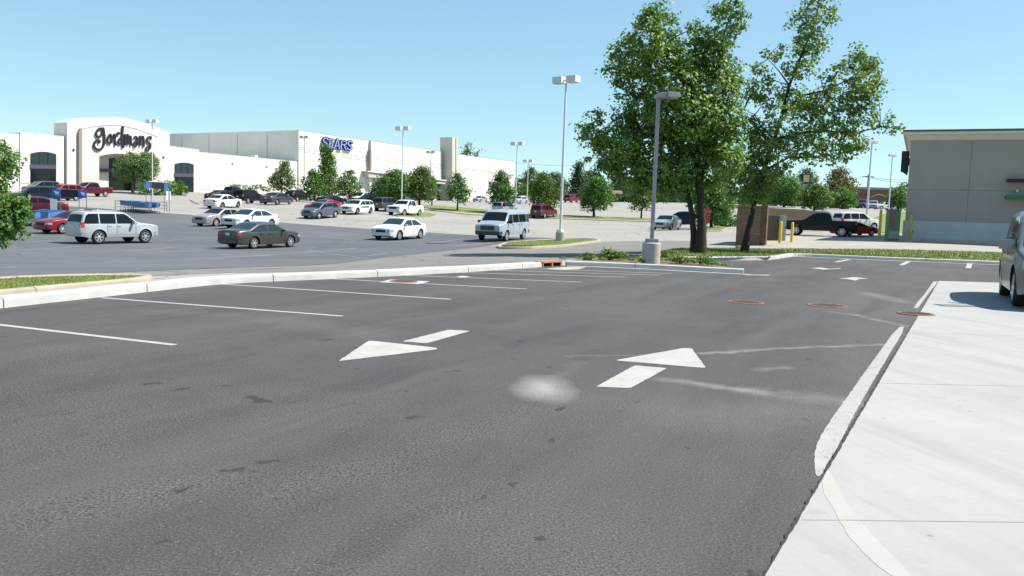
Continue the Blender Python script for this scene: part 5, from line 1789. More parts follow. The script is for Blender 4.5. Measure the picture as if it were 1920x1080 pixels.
# utility pole and wires
a = P(1624, 388, 230)
zg = h1(a.x, 230)
t = P(1624, 327, 230)
UP = thing('utility_pole', (a.x, 230, zg), 'distant wooden utility pole with a crossarm left of the slim white lamp post', 'utility pole')
mb = MB().tube([(0, 0, 0), (0, 0, t.z - zg)], [0.2, 0.14])
mb.build('pole', MT['bark'], UP)
MB().box((0, 0, t.z - zg - 0.6), (3.2, 0.16, 0.18)).build('crossarm', MT['bark'], UP)
mb = MB()
for (u0, v0, Y0), (u1, v1, Y1) in (((955, 303, 262), (1080, 309, 300)), ((1080, 309, 300), (1200, 312, 300)), ((1560, 336, 228), (1624, 330, 230)), ((1624, 330, 230), (1720, 336, 228)), ((1624, 332, 230), (1720, 341, 228))):
    p0_, p1_ = P(u0, v0, Y0), P(u1, v1, Y1)
    pts_ = [p0_.lerp(p1_, i / 10) - Vector((0, 0, 1.2 * (1 - (2 * i / 10 - 1) ** 2) * 0.5)) for i in range(11)]
    mb.tube(pts_, 0.05, n=5)
tag(mb.build('power_lines', mat('wire', (0.10, 0.11, 0.12), 0.6)), 'thin overhead power lines crossing the sky behind the stores', 'power line')

# pylon sign far away
a = P(1506, 385, 185)
zg = h1(a.x, 185)
PS = thing('pylon_sign', (a.x, 185, zg), 'distant dark pylon sign with a yellow and white panel among trees', 'sign')
zz = lambda v: P(1506, v, 185).z - zg
MB().box((0, 0.3, zz(377) / 2 + 0.5), (1.4, 0.6, zz(377) + 1)).build('post', mat('pylon_brown', (0.09, 0.07, 0.065), 0.8), PS)
MB().box((0, 0, (zz(326) + zz(356)) / 2), (2.2, 0.7, zz(326) - zz(356))).build('cabinet', blackm, PS)
MB().box((0.2, -0.38, (zz(328) + zz(341)) / 2), (1.3, 0.06, zz(328) - zz(341))).build('panel', mat('pylon_cream', (0.55, 0.48, 0.25), 0.6, var=0.25, vscale=1.5), PS)
MB().box((0.1, -0.38, (zz(345) + zz(353)) / 2), (1.3, 0.06, zz(345) - zz(353))).build('panel', mat('pylon_blue', (0.25, 0.28, 0.36), 0.6, var=0.4, vscale=2), PS)

# ------------------------------------------------------------------ trolley bays
blue = mat('blue_sign', (0.04, 0.13, 0.40), 0.45)
bluec = mat('blue_plastic', (0.10, 0.24, 0.50), 0.45, var=0.2, vscale=5)
def corral(p, yaw, label, L=5.0, Wd=1.9):
    zg = h1(p.x, p.y) + 0.02
    o = thing('trolley_bay', (p.x, p.y, zg), label, 'trolley bay', rz=R(yaw))
    for sg in (-1, 1):
        y = sg * Wd / 2
        mb = MB()
        for z in (0.35, 0.62, 0.9):
            mb.tube([(0, y, z), (L, y, z)], 0.028, n=6)
        for x in (0, L / 2, L):
            mb.tube([(x, y, 0), (x, y, 0.92)], 0.03, n=6)
        mb.build('rail', MT['galv'], o)
        # sign frame: two posts carrying a blue plate
        mb = MB()
        for dy in (-0.27, 0.27):
            mb.tube([(L, y + dy, 0), (L, y + dy, 2.75)], 0.03, n=6)
        mb.build('sign_post', MT['galv'], o)
        pl = MB().box((L - 0.04, y, 2.45), (0.03, 0.62, 0.62)).build('sign_plate', blue, o, bevel=0.008)
        mb = MB()        # white trolley symbol
        for q in ([(0.16, 0.13), (0.10, 0.13), (0.04, -0.07), (-0.14, -0.07)], [(0.085, 0.09), (-0.18, 0.07), (-0.145, -0.02), (0.05, -0.03)]):
            for i in range(3):
                q0, q1 = q[i], q[i + 1]
                mb.tube([(L - 0.065, y + q0[0], 2.45 + q0[1]), (L - 0.065, y + q1[0], 2.45 + q1[1])], 0.022, n=5)
        mb.box((L - 0.065, y - 0.05, 2.475), (0.012, 0.2, 0.09))
        for yy in (0.0, -0.11):
            mb.lathe([(0.03, L * 0 - 0.01), (0.03, 0.01)], c=(L - 0.065, y + yy, 2.335), n=10, axis='y')
        mb.build('trolley_symbol', MT['plate'], pl)
    MB().box((L, 0, 2.45), (0.04, Wd - 0.66, 0.58)).build('banner', blackm, o, bevel=0.01)
    MB().tube([(L, -Wd / 2, 2.77), (L, Wd / 2, 2.77)], 0.03, n=6).build('top_rail', MT['galv'], o)
    MB().box((L - 0.05, Wd / 2 + 0.2, 1.55), (0.03, 0.5, 0.85)).build('notice_plate', MT['plate'], o, bevel=0.006)
    return o
def trolley(par_p, yaw, dx, dy, label):
    c, s_ = math.cos(R(yaw)), math.sin(R(yaw))
    x, y = par_p[0] + dx * c - dy * s_, par_p[1] + dx * s_ + dy * c
    o = thing('shopping_trolley', (x, y, h1(x, y) + 0.03), label, 'shopping trolley', rz=R(yaw), group='blue shopping trolleys nested in the bays')
    mb = MB()
    b0 = [(-0.42, -0.22, 0.52), (0.42, -0.18, 0.58), (0.42, 0.18, 0.58), (-0.42, 0.22, 0.52)]
    b1 = [(-0.48, -0.27, 1.0), (0.50, -0.23, 0.95), (0.50, 0.23, 0.95), (-0.48, 0.27, 1.0)]
    mb.add(b0 + b1, [(0, 1, 2, 3), (0, 1, 5, 4), (1, 2, 6, 5), (2, 3, 7, 6), (3, 0, 4, 7)])
    mb.build('basket', bluec, o)
    mb = MB()
    mb.tube([(-0.5, -0.27, 1.02), (-0.5, 0.27, 1.02)], 0.022, n=6)
    mb.build('handle', blue, o)
    mb = MB()
    for sg in (-1, 1):
        mb.tube([(-0.45, 0.22 * sg, 0.5), (-0.4, 0.24 * sg, 0.16), (0.45, 0.2 * sg, 0.16)], 0.018, n=5)
    mb.build('frame', MT['galv'], o)
    for x in (-0.38, 0.42):
        for sg in (-1, 1):
            mb = MB().lathe([(0.06, -0.015), (0.06, 0.015)], c=(x, 0.22 * sg, 0.07), n=10, axis='y')
            mb.build('wheel', MT['black'], o)
    return o
for sx, L_, yw_, lab, tl in ((GT(296, 402), 5.2, -32, 'farther trolley bay with two blue signs and a black banner', 'blue shopping trolley in the nested row of the farther bay'),
                             (P(131, 400, 66), 8.0, 103, 'nearer trolley bay with two blue signs behind the cherry red car', 'blue shopping trolley in the nested row of the nearer bay')):
    dv = Vector((math.cos(R(yw_)), math.sin(R(yw_)), 0))
    pp = sx - dv * L_
    corral(pp, yw_, lab, L=L_)
    for k in range(9):
        for dy in (-0.42, 0.42):
            trolley((pp.x, pp.y), yw_, 0.8 + k * 0.42, dy, tl)

# ------------------------------------------------------------------ manholes, inlet, drain
def manhole(u, v, rpx, label, z=0.006):
    p = G(u, v, 0)
    o = thing('manhole_cover', (p.x, p.y, z), label, 'manhole cover')
    Y = p.y
    r = rpx * Y / F
    mb = MB()
    mb.lathe([(r, -0.02), (r, 0.002), (r * 0.97, 0.007), (r * 0.86, 0.007), (r * 0.84, 0.001), (0.01, 0.001)], n=40)
    mb.build('ring', MT['rust'], o, smooth=40)
    mb = MB()
    mb.lathe([(r * 0.82, -0.003), (r * 0.82, 0.005), (0.01, 0.006)], n=40)
    k = 0
    for gx_ in np.arange(-0.7, 0.71, 0.2):
        for gy_ in np.arange(-0.7, 0.71, 0.2):
            if math.hypot(gx_, gy_) < 0.72:
                mb.box((gx_ * r, gy_ * r, 0.007), (0.1 * r, 0.1 * r, 0.006))
    mb.build('lid', MT['lid'], o, smooth=40)
    return o
manhole(757, 528, 27, 'rusty manhole cover set in a pale concrete square among the stall lines')
manhole(1398, 567, 34, 'leftmost of the three rusty manhole covers left of the slab')
manhole(1551, 573, 37, 'middle one of the three rusty manhole covers, in open asphalt')
manhole(1717, 589, 33, 'rusty manhole cover straddling the edge of the pale slab', z=0.012)
a, b_ = G(1018.5, 500.9), G(1057, 498.6)
d = (b_ - a).normalized()
ang = math.atan2(d.y, d.x)
IN = thing('storm_inlet', a, 'rust orange kerb inlet with two dark openings at the end of the white kerb', 'storm inlet', rz=ang)
Lw = (b_ - a).length
hh = 0.165
org = mat('orange_iron', (0.40, 0.215, 0.125), 0.8, col2=(0.30, 0.15, 0.09), vscale=5)
MB().box((Lw * .44, 0.18, hh - 0.02), (Lw * .88 + 0.06, 0.38, 0.05)).build('top_slab', org, IN, bevel=0.008)
for x, wx in ((0.0, 0.05), (Lw * 0.44, 0.07), (Lw * 0.87, 0.05)):
    MB().box((x, 0.05, (hh - 0.045) / 2), (wx, 0.1, hh - 0.045)).build('divider', org, IN)
MB().box((Lw * .44, 0.20, (hh - 0.045) / 2), (Lw * .87, 0.30, hh - 0.046)).build('opening', MT['void'], IN)
MB().box((Lw * .96, 0.22, hh / 2 - 0.01), (Lw * .12, 0.46, hh - 0.03)).build('end_block', MT['kerb'], IN, bevel=0.015)
p = G(1763, 573)
TD = thing('drain_grate', (p.x, p.y, 0.0085), 'long pale trench drain grate in the slab beside the shadow of the near silver car', 'drain grate', rz=math.atan2(far_dir.y, far_dir.x))
mb = MB()
for k in range(44):
    mb.box((0.05 + k * 0.06, 0, 0), (0.035, 0.30, 0.006))
mb.build('bars', mat('grate_steel', (0.30, 0.31, 0.33), 0.5, metal=0.2), TD)
mb = MB()
for yy in (-0.17, 0.17):
    mb.box((1.33, yy, 0.0005), (2.74, 0.035, 0.007))
for xx in (-0.02, 2.68):
    mb.box((xx, 0, 0.0006), (0.04, 0.30, 0.006))
mb.build('frame', mat('grate_frame', (0.06, 0.06, 0.075), 0.6), TD)

# ------------------------------------------------------------------ trees and plants
def leafmat(name, a, c, trans=0.35, back=None):
    m = bpy.data.materials.new(name)
    m.use_nodes = True
    n, l = m.node_tree.nodes, m.node_tree.links
    n.clear()
    out = n.new('ShaderNodeOutputMaterial')
    at = n.new('ShaderNodeAttribute')
    at.attribute_name = 'tint'
    mx = n.new('ShaderNodeMix')
    mx.data_type = 'RGBA'
    mx.inputs[6].default_value = (*a, 1)
    mx.inputs[7].default_value = (*c, 1)
    l.new(at.outputs['Fac'], mx.inputs[0])
    pb = n.new('ShaderNodeBsdfPrincipled')
    pb.inputs['Roughness'].default_value = 0.55
    pb.inputs['Specular IOR Level'].default_value = 0.28
    l.new(mx.outputs[2], pb.inputs['Base Color'])
    tr = n.new('ShaderNodeBsdfTranslucent')
    g = n.new('ShaderNodeMix')
    g.data_type = 'RGBA'
    g.blend_type = 'MULTIPLY'
    g.inputs[0].default_value = 1.0
    l.new(mx.outputs[2], g.inputs[6])
    g.inputs[7].default_value = (1.3, 1.35, 0.55, 1)
    l.new(g.outputs[2], tr.inputs['Color'])
    ms = n.new('ShaderNodeMixShader')
    ms.inputs[0].default_value = trans
    l.new(pb.outputs[0], ms.inputs[1])
    l.new(tr.outputs[0], ms.inputs[2])
    l.new(ms.outputs[0], out.inputs['Surface'])
    return m
LM = dict(
    big=leafmat('plane_tree_leaf', (0.075, 0.160, 0.026), (0.205, 0.315, 0.075), 0.20),
    big2=leafmat('plane_tree_leaf_pale', (0.095, 0.180, 0.038), (0.235, 0.335, 0.100), 0.24),
    pear=leafmat('dark_tree_leaf', (0.049, 0.132, 0.031), (0.115, 0.220, 0.049), 0.22),
    mid=leafmat('mid_tree_leaf', (0.063, 0.151, 0.038), (0.135, 0.238, 0.060), 0.25),
    grey=leafmat('grey_green_leaf', (0.095, 0.165, 0.070), (0.175, 0.250, 0.110), 0.28),
    olive=leafmat('olive_tree_leaf', (0.060, 0.115, 0.024), (0.135, 0.200, 0.050), 0.26),
    conifer=leafmat('conifer_needles', (0.023, 0.058, 0.031), (0.052, 0.098, 0.046), 0.1),
    bronze=leafmat('bronze_leaf', (0.111, 0.098, 0.046), (0.182, 0.156, 0.065), 0.25),
    hedge=leafmat('hedge_leaf', (0.026, 0.078, 0.023), (0.058, 0.124, 0.034), 0.15),
    far=leafmat('far_tree_leaf', (0.064, 0.122, 0.051), (0.122, 0.186, 0.079), 0.2),
    bedgreen=leafmat('bedding_leaf_green', (0.075, 0.15, 0.030), (0.16, 0.235, 0.06), 0.3),
    bed=leafmat('bedding_leaf', (0.098, 0.182, 0.026), (0.221, 0.286, 0.065), 0.3),
)
def leaf_mesh(name, C, N, size, m, rg, parent=None, aspect=0.8, drop=0.0):
    n = len(C)
    N = N / (np.linalg.norm(N, axis=1, keepdims=True) + 1e-9)
    rv = rg.normal(0, 1, (n, 3))
    T = np.cross(N, rv)
    T /= np.linalg.norm(T, axis=1, keepdims=True) + 1e-9
    T[:, 2] -= drop
    B = np.cross(N, T)
    B /= np.linalg.norm(B, axis=1, keepdims=True) + 1e-9
    s = (size * rg.uniform(0.6, 1.3, n))[:, None]
    f = rg.uniform(0.05, 0.28, n)[:, None]
    V = np.zeros((n, 4, 3))
    V[:, 0] = C - T * s * 0.5
    V[:, 1] = C + B * s * 0.5 * aspect + N * s * f
    V[:, 2] = C + T * s * 0.5
    V[:, 3] = C - B * s * 0.5 * aspect + N * s * f
    return np_mesh(name, V.reshape(-1, 3), np.arange(4 * n).reshape(-1, 4), m, parent, tint=rg.beta(1.6, 1.6, n))
def crown(name, blobs, dens, size, m, seed, parent=None, clump=0.3, per=14, origin=None, up=0.35, out=0.6, hollow=0.5, maxn=None, jit=1.0):
    """blobs: (x, y, z, r) or (x,y,z,rx,ry,rz); leaves gather in small clumps through the outer part of every blob"""
    rg = np.random.RandomState(seed)
    Cs, Ns = [], []
    for b in blobs:
        c = np.array(b[:3], float)
        r = np.array(b[3:6] if len(b) > 4 else (b[3],) * 3, float)
        area = (r[0] * r[1] + r[1] * r[2] + r[0] * r[2]) / 3 * 4 * math.pi
        nl = dens * area / (size * size * 0.4)
        nc = max(2, int(nl / per))
        d = rg.normal(0, 1, (nc, 3))
        d /= np.linalg.norm(d, axis=1, keepdims=True)
        rad = hollow + (1.05 - hollow) * rg.uniform(0, 1, nc) ** 0.6
        cc = c + d * rad[:, None] * r
        sig = clump * (0.6 + 0.8 * rg.uniform(0, 1, nc))
        q = np.repeat(cc, per, 0) + rg.normal(0, 1, (nc * per, 3)) * np.repeat(sig, per)[:, None] * np.array([1, 1, 0.7])
        dn = np.repeat(d, per, 0) * out + rg.normal(0, 0.55, (nc * per, 3)) * jit
        dn[:, 2] += up
        Cs.append(q)
        Ns.append(dn)
    C = np.concatenate(Cs)
    N = np.concatenate(Ns)
    if maxn and len(C) > maxn:
        k = rg.choice(len(C), maxn, replace=False)
        C, N = C[k], N[k]
    if origin is not None:
        C = C - np.array(origin)
    return leaf_mesh(name, C, N, size, m, rg, parent)
def limb(mb, a, c, r0, r1, rg, bend=0.08, n=6, sides=8):
    a, c = Vector(a), Vector(c)
    L = (c - a).length
    pts_, rr = [], []
    ax = Vector((rg.normal(), rg.normal(), rg.normal() * 0.4)) * L * bend
    for i in range(n + 1):
        t = i / n
        pts_.append(a.lerp(c, t) + ax * math.sin(t * math.pi) + Vector((rg.normal(), rg.normal(), 0)) * L * bend * 0.12 * (0 < i < n))
        rr.append(r0 + (r1 - r0) * t ** 0.8)
    mb.tube(pts_, rr, n=sides, cap=True)
    return pts_

def pxblob(u, v, r, Y, rg, dy=1.2, k=1.0):
    Yq = Y + rg.uniform(-dy, dy)
    p = P(u, v, Yq)
    return (p.x, p.y, p.z, r * k * Yq / F)

# the two big plane trees
A_BL = [(1237, 20, 16), (1222, 40, 24), (1244, 52, 26), (1203, 42, 13), (1180, 88, 22), (1152, 100, 15), (1213, 80, 34), (1250, 88, 30), (1142, 126, 13), (1165, 138, 24), (1196, 120, 34), (1237, 120, 40),
        (1160, 165, 15), (1196, 158, 27), (1305, 52, 13), (1347, 22, 17), (1372, 20, 22), (1382, 38, 18), (1313, 75, 24), (1343, 72, 26), (1366, 68, 18), (1387, 52, 9), (1352, 100, 26), (1326, 112, 36), (1292, 126, 40), (1278, 92, 10),
        (1360, 136, 30), (1376, 150, 18), (1265, 165, 50), (1316, 160, 54), (1350, 178, 40), (1196, 198, 31), (1163, 212, 15), (1210, 218, 40), (1172, 238, 25), (1114, 222, 16), (1094, 246, 15), (1112, 252, 21), (1138, 252, 20),
        (1120, 273, 19), (1106, 296, 8), (1146, 280, 27), (1172, 280, 32), (1248, 212, 50), (1298, 212, 54), (1350, 218, 45), (1213, 272, 46), (1265, 266, 55), (1315, 266, 55), (1353, 266, 46), (1146, 313, 24), (1180, 317, 36), (1223, 317, 41),
        (1271, 313, 46), (1320, 313, 46), (1360, 305, 36), (1166, 334, 18), (1203, 342, 26), (1250, 342, 30), (1292, 336, 30), (1130, 318, 14), (1232, 362, 12)]
B_BL = [(1517, 8, 14), (1544, 8, 17), (1564, 16, 8), (1483, 27, 8), (1476, 44, 7), (1506, 40, 19), (1537, 37, 20), (1561, 40, 10), (1500, 68, 17), (1527, 72, 21), (1547, 78, 9), (1486, 92, 11), (1513, 102, 23), (1534, 95, 11), (1435, 95, 9),
        (1452, 106, 12), (1414, 119, 8), (1421, 133, 11), (1442, 146, 15), (1462, 85, 7), (1483, 130, 17), (1506, 130, 17), (1605, 99, 16), (1626, 116, 20), (1639, 136, 18), (1592, 116, 12), (1571, 133, 15), (1605, 136, 23), (1646, 160, 14),
        (1619, 160, 23), (1537, 140, 9), (1554, 160, 17), (1585, 170, 21), (1619, 187, 22), (1639, 191, 14), (1414, 170, 20), (1435, 184, 20), (1401, 177, 9), (1462, 170, 15), (1486, 187, 25), (1520, 187, 25), (1551, 194, 25), (1588, 201, 25),
        (1462, 211, 22), (1503, 218, 26), (1544, 221, 28), (1585, 225, 27), (1622, 218, 19), (1639, 238, 12), (1667, 225, 10), (1684, 240, 8), (1670, 245, 9), (1653, 235, 10), (1431, 245, 25), (1401, 232, 20), (1462, 252, 23), (1496, 256, 27),
        (1537, 259, 27), (1578, 259, 26), (1605, 262, 20), (1622, 273, 9), (1394, 273, 28), (1425, 283, 32), (1455, 290, 28), (1493, 290, 20), (1530, 290, 20), (1558, 296, 15), (1588, 286, 16), (1605, 283, 9), (1384, 317, 33), (1421, 317, 36),
        (1450, 317, 22), (1387, 345, 28), (1421, 348, 32), (1443, 340, 17), (1400, 374, 20), (1430, 366, 15)]
rgA = np.random.RandomState(11)
YA = 36.8
bA = P(1311, 474, YA)
bA.z = 0.08
TA = thing('plane_tree', bA, 'tall dense plane tree with two dark trunks behind the grey lamp post', 'tree')
blA = [pxblob(u, v, r, YA, rgA, 1.3) for u, v, r in A_BL]
crown('crown', [(*b_[:3], b_[3] * 0.88) for b_ in blA], 1.25, 0.15, LM['big'], 21, TA, clump=0.14, per=20, origin=bA, hollow=0.72, out=0.75, up=0.5, jit=0.75)
mb = MB()
forks = []
for pxs, r0, r1, dy in (([(1302, 474), (1301, 440), (1297, 400), (1289, 360), (1284, 320), (1262, 260), (1245, 180), (1240, 90)], 0.175, 0.035, 0.15), ([(1313, 474), (1316, 420), (1314, 375), (1307, 330), (1312, 270), (1325, 190), (1345, 110), (1362, 50)], 0.235, 0.035, -0.1), ([(1309, 340), (1335, 290), (1352, 220), (1358, 150)], 0.12, 0.03, 0.3)):
    pp = [P(u, v, YA + dy) for u, v in pxs]
    k = len(pp)
    mb.tube([q - bA for q in pp], [(r0 + (r1 - r0) * (i / (k - 1)) ** 0.8) * (1.25 if i == 0 and k > 5 else 1) for i in range(k)], n=10)
    forks += pp[3:]
for i, b in enumerate(blA):
    if i % 2 == 0:
        c_ = Vector(b[:3])
        f_ = min(forks, key=lambda q: (q - c_).length + 1.5 * max(0, q.z - c_.z + 0.3))
        limb(mb, f_ - bA, c_ - bA, 0.045, 0.012, rgA, 0.07, 5, 5)
mb.build('trunk', MT['bark'], TA, smooth=60)
YT = 40.8
bB = P(1399, 472, YT)
bB.z = 0.08
TB = thing('plane_tree', bB, 'open plane tree with one slanted trunk in front of the brown block enclosure', 'tree')
blB = [pxblob(u, v, r, YT, rgA, 1.2) for u, v, r in B_BL]
crown('crown', [(*b_[:3], b_[3] * 0.96) for b_ in blB], 0.80, 0.15, LM['big2'], 22, TB, clump=0.14, per=16, origin=bB, hollow=0.45, out=0.65, up=0.5, jit=0.8)
mb = MB()
forks = []
for pxs, r0, r1 in (([(1396, 473), (1400, 445), (1406, 420), (1414, 380), (1432, 320), (1452, 262), (1466, 215), (1480, 160), (1502, 105), (1525, 50), (1535, 10)], 0.20, 0.03), ([(1452, 262), (1500, 250), (1545, 245), (1600, 250), (1650, 238), (1680, 240)], 0.09, 0.015), ([(1466, 215), (1500, 180), (1545, 170), (1590, 150), (1630, 120)], 0.08, 0.015),
                    ([(1480, 160), (1462, 135), (1440, 110)], 0.05, 0.012), ([(1452, 262), (1425, 235), (1415, 215), (1395, 205)], 0.05, 0.012), ([(1432, 320), (1480, 295), (1530, 295), (1570, 290)], 0.06, 0.012), ([(1414, 380), (1395, 345), (1385, 310)], 0.06, 0.02), ([(1502, 105), (1530, 75), (1560, 35)], 0.05, 0.01)):
    pp = [P(u, v, YT) for u, v in pxs]
    k = len(pp)
    mb.tube([q - bB for q in pp], [(r0 + (r1 - r0) * (i / (k - 1)) ** 0.7) * (1.2 if i == 0 and k > 8 else 1) for i in range(k)], n=9)
    forks += pp[2:]
for i, b in enumerate(blB):
    c_ = Vector(b[:3])
    f_ = min(forks, key=lambda q: (q - c_).length + 1.5 * max(0, q.z - c_.z + 0.2))
    limb(mb, f_ - bB, c_ - bB, 0.028, 0.008, rgA, 0.08, 5, 5)
mb.build('trunk', MT['bark'], TB, smooth=60)

# the small tree leaning in at the left edge
YN = 14.6
NBL = [(8, 300, 24), (26, 306, 18), (-20, 300, 40), (14, 325, 19), (-32, 345, 36), (-60, 330, 60), (-110, 320, 60), (22, 388, 27), (36, 392, 22), (0, 400, 42), (-50, 400, 60), (-110, 390, 70), (18, 425, 30), (-10, 440, 22), (2, 452, 12), (38, 420, 14), (-60, 440, 40), (-120, 440, 50), (-170, 380, 70), (-160, 310, 50)]
rgN = np.random.RandomState(5)
bN = P(-95, 560, YN)
bN.z = 0.08
TN = thing('pear_tree', bN, 'small bushy tree leaning in at the left edge over the grass island', 'tree')
blN = [pxblob(u, v, r, YN, rgN, 0.45) for u, v, r in NBL]
crown('crown', blN, 0.85, 0.062, LM['mid'], 31, TN, clump=0.05, per=12, origin=bN, hollow=0.5, out=0.6, up=0.4)
mb = MB()
limb(mb, (0, 0, -0.1), (0.05, 0, 1.0), 0.07, 0.05, rgN, 0.03)
for b in blN[::2]:
    limb(mb, (0.05, 0, 0.9), Vector(b[:3]) - bN, 0.022, 0.006, rgN, 0.08, 5, 5)
mb.build('trunk', MT['bark'], TN, smooth=60)

def tree(u, vb, Y, vt, wpx, style, m, label, seed, name='tree', leaf=0.25, dens=0.62, trunk=0.18, bark=None, group=None, zg=None):
    rg = np.random.RandomState(seed)
    a, t = P(u, vb, Y), P(u, vt, Y)
    g = h1(a.x, Y) - 0.03 if zg is None else zg
    if zg is None and name != 'far_tree':
        g = min(g, a.z + 1.0)
    h = t.z - g
    w = wpx * Y / F
    o = thing(name, (a.x, Y, g), label, 'tree', group=group)
    z0 = h * trunk
    H = h - z0
    bl = []
    lx_, ly_ = rg.normal(0, 0.07 * w), rg.normal(0, 0.07 * w)
    nb = {'egg': 26, 'cone': 30, 'round': 26, 'vase': 22, 'conifer': 34}[style]
    for i in range(nb):
        t_ = (i + 0.5) / nb
        if style == 'egg':
            prof = math.sin(math.pi * min(1, (t_ * 0.90 + 0.10)) ** 0.75) ** 0.8
        elif style == 'cone':
            prof = (1 - t_) ** 0.75 * min(1, t_ * 6 + 0.4)
        elif style == 'conifer':
            prof = (1 - t_) ** 0.9 * min(1, t_ * 8 + 0.5) * rg.uniform(0.75, 1.15)
        elif style == 'vase':
            prof = math.sqrt(max(0, 1 - (1.5 * t_ - 0.62) ** 2))
        else:
            prof = math.sqrt(max(0.02, 1 - (2 * t_ - 0.85) ** 2 * 0.95))
        ang = i * 2.399 + rg.uniform(-.4, .4)
        rr = w / 2 * prof
        rb_ = max(0.16 * w, 0.42 * rr) * rg.uniform(0.72, 1.1)
        d = max(0.0, rr - rb_ * 0.8) * rg.uniform(0.75, 1.05)
        z = z0 + H * (0.06 + 0.90 * t_)
        d *= rg.uniform(0.8, 1.25)
        rb_ *= rg.uniform(0.8, 1.15)
        bl.append((math.cos(ang) * d + lx_ * t_, math.sin(ang) * d + ly_ * t_, min(z, h - rb_ * 0.7), rb_, rb_, rb_ * (0.75 if style != 'conifer' else 0.5)))
    bl.append((0, 0, z0 + H * 0.45, w * .24, w * .24, H * .34))
    crown('crown', bl, dens, leaf, m, seed, o, clump=leaf * 1.0, per=10, hollow=0.5, out=0.55, up=0.4)
    mb = MB()
    rt = max(0.07, 0.035 * w + 0.03)
    tp = limb(mb, (0, 0, -0.2), (rg.normal() * .1, rg.normal() * .1, z0 + H * 0.55), rt, rt * 0.35, rg, 0.015)
    for b in bl[:-1:3]:
        q = tp[rg.randint(2, 5)]
        limb(mb, q, b[:3], rt * 0.35, rt * 0.08, rg, 0.06, 4, 5)
    mb.build('trunk', bark or MT['bark'], o, smooth=60)
    return o
tree(249, 360, 131, 285, 86, 'vase', LM['grey'], 'round headed grey green tree before the shop entrance', 101, dens=0.75, trunk=0.30, bark=MT['barkgrey'], leaf=0.23)
tree(528, 363, 148, 302, 50, 'egg', LM['olive'], 'egg shaped tree standing alone before the cream wall', 102, trunk=0.16)
tree(616, 374, 124, 272, 62, 'cone', LM['mid'], 'tallest pointed tree, in front of the blue lettering', 103, trunk=0.10, dens=0.75)
tree(590, 372, 121, 318, 50, 'egg', LM['pear'], 'low tree at the left foot of the tallest pointed tree', 104, trunk=0.14)
tree(655, 379, 118, 319, 52, 'egg', LM['olive'], 'low spiky tree at the right foot of the tallest pointed tree', 105, trunk=0.2, dens=0.45)
tree(731, 386, 114, 318, 74, 'round', LM['mid'], 'broad spreading tree left of the white twin head lamp post', 106, trunk=0.14, dens=0.8, leaf=0.23)
tree(787, 386, 116, 313, 66, 'round', LM['olive'], 'broad dense tree right of the white twin head lamp post', 107, trunk=0.18, dens=0.8, leaf=0.23)
tree(809, 383, 128, 330, 34, 'egg', LM['mid'], 'slimmer tree tucked behind the broad dense tree, by the store porch', 108, trunk=0.2)
tree(857, 395, 113, 324, 46, 'egg', LM['pear'], 'neat egg shaped tree below the square tower', 109, trunk=0.2, dens=0.7)
tree(937, 393, 113, 320, 58, 'egg', LM['pear'], 'rounded dark tree before the white store wall above the silver SUV', 110, trunk=0.14, dens=0.7)
tree(1022, 393, 112, 323, 56, 'egg', LM['olive'], 'rounded bright tree behind the dark red boxy SUV', 111, trunk=0.14, dens=0.75)
tree(1114, 407, 115, 332, 72, 'round', LM['pear'], 'broad low tree standing on the far grass strip right of the tall lamp post', 112, trunk=0.2, dens=0.7)
tree(1202, 409, 115, 343, 48, 'egg', LM['olive'], 'small tree on the far grass strip just left of the grey lamp post', 113, trunk=0.26, dens=0.6)
tree(1334, 428, 80, 330, 92, 'round', LM['mid'], 'leafy tree behind the two dark trunks and the stop sign', 114, trunk=0.15, dens=0.65)
tree(1080, 384, 215, 303, 46, 'conifer', LM['conifer'], 'dark tall conifer beyond the far car park', 115, trunk=0.06, leaf=0.45, dens=0.8)
tree(1110, 380, 235, 318, 50, 'round', LM['far'], 'distant green tree just right of the dark conifer', 116, trunk=0.1, leaf=0.45)
tree(1000, 372, 262, 314, 44, 'round', LM['far'], 'distant tree beyond the end of the white store wall', 117, trunk=0.08, leaf=0.45)
tree(1040, 374, 250, 322, 52, 'round', LM['far'], 'distant broad tree left of the dark conifer', 118, trunk=0.08, leaf=0.45)
tree(982, 374, 240, 345, 26, 'egg', LM['mid'], 'low tree at the foot of the white store wall end', 119, trunk=0.05, leaf=0.5)
tree(874, 352, 345, 266, 38, 'round', LM['far'], 'treetop showing over the store roof right of the square tower', 120, trunk=0.05, leaf=0.8)
tree(893, 352, 350, 281, 16, 'round', LM['far'], 'smaller treetop peeking over the store roof beside the larger one', 121, trunk=0.05, leaf=0.8)
tree(1470, 388, 150, 330, 74, 'round', LM['mid'], 'green tree above the tan block wall, left of the pylon sign', 122, trunk=0.1, leaf=0.32)
tree(1513, 386, 225, 313, 48, 'round', LM['far'], 'tall distant tree behind the pylon sign', 123, trunk=0.08, leaf=0.45)
tree(1526, 398, 128, 345, 62, 'round', LM['olive'], 'pale green tree on thin twin stems above the black pickup', 124, trunk=0.14, leaf=0.36)
tree(1573, 388, 185, 313, 62, 'round', LM['bronze'], 'bronze brown tree left of the brown restaurant', 125, trunk=0.08, leaf=0.5)
tree(1580, 391, 140, 353, 54, 'round', LM['mid'], 'low round green tree in front of the bronze brown tree', 126, trunk=0.1, leaf=0.38)
tree(1684, 390, 150, 352, 42, 'round', LM['mid'], 'green tree beside the left end of the grey building', 127, trunk=0.05, leaf=0.32)
tree(1694, 378, 300, 342, 26, 'round', LM['far'], 'distant treetop close to the edge of the grey building', 128, trunk=0.1, leaf=0.7)
tree(1430, 388, 190, 325, 60, 'round', LM['far'], 'distant tree behind the slanted trunk', 129, trunk=0.08, leaf=0.55)
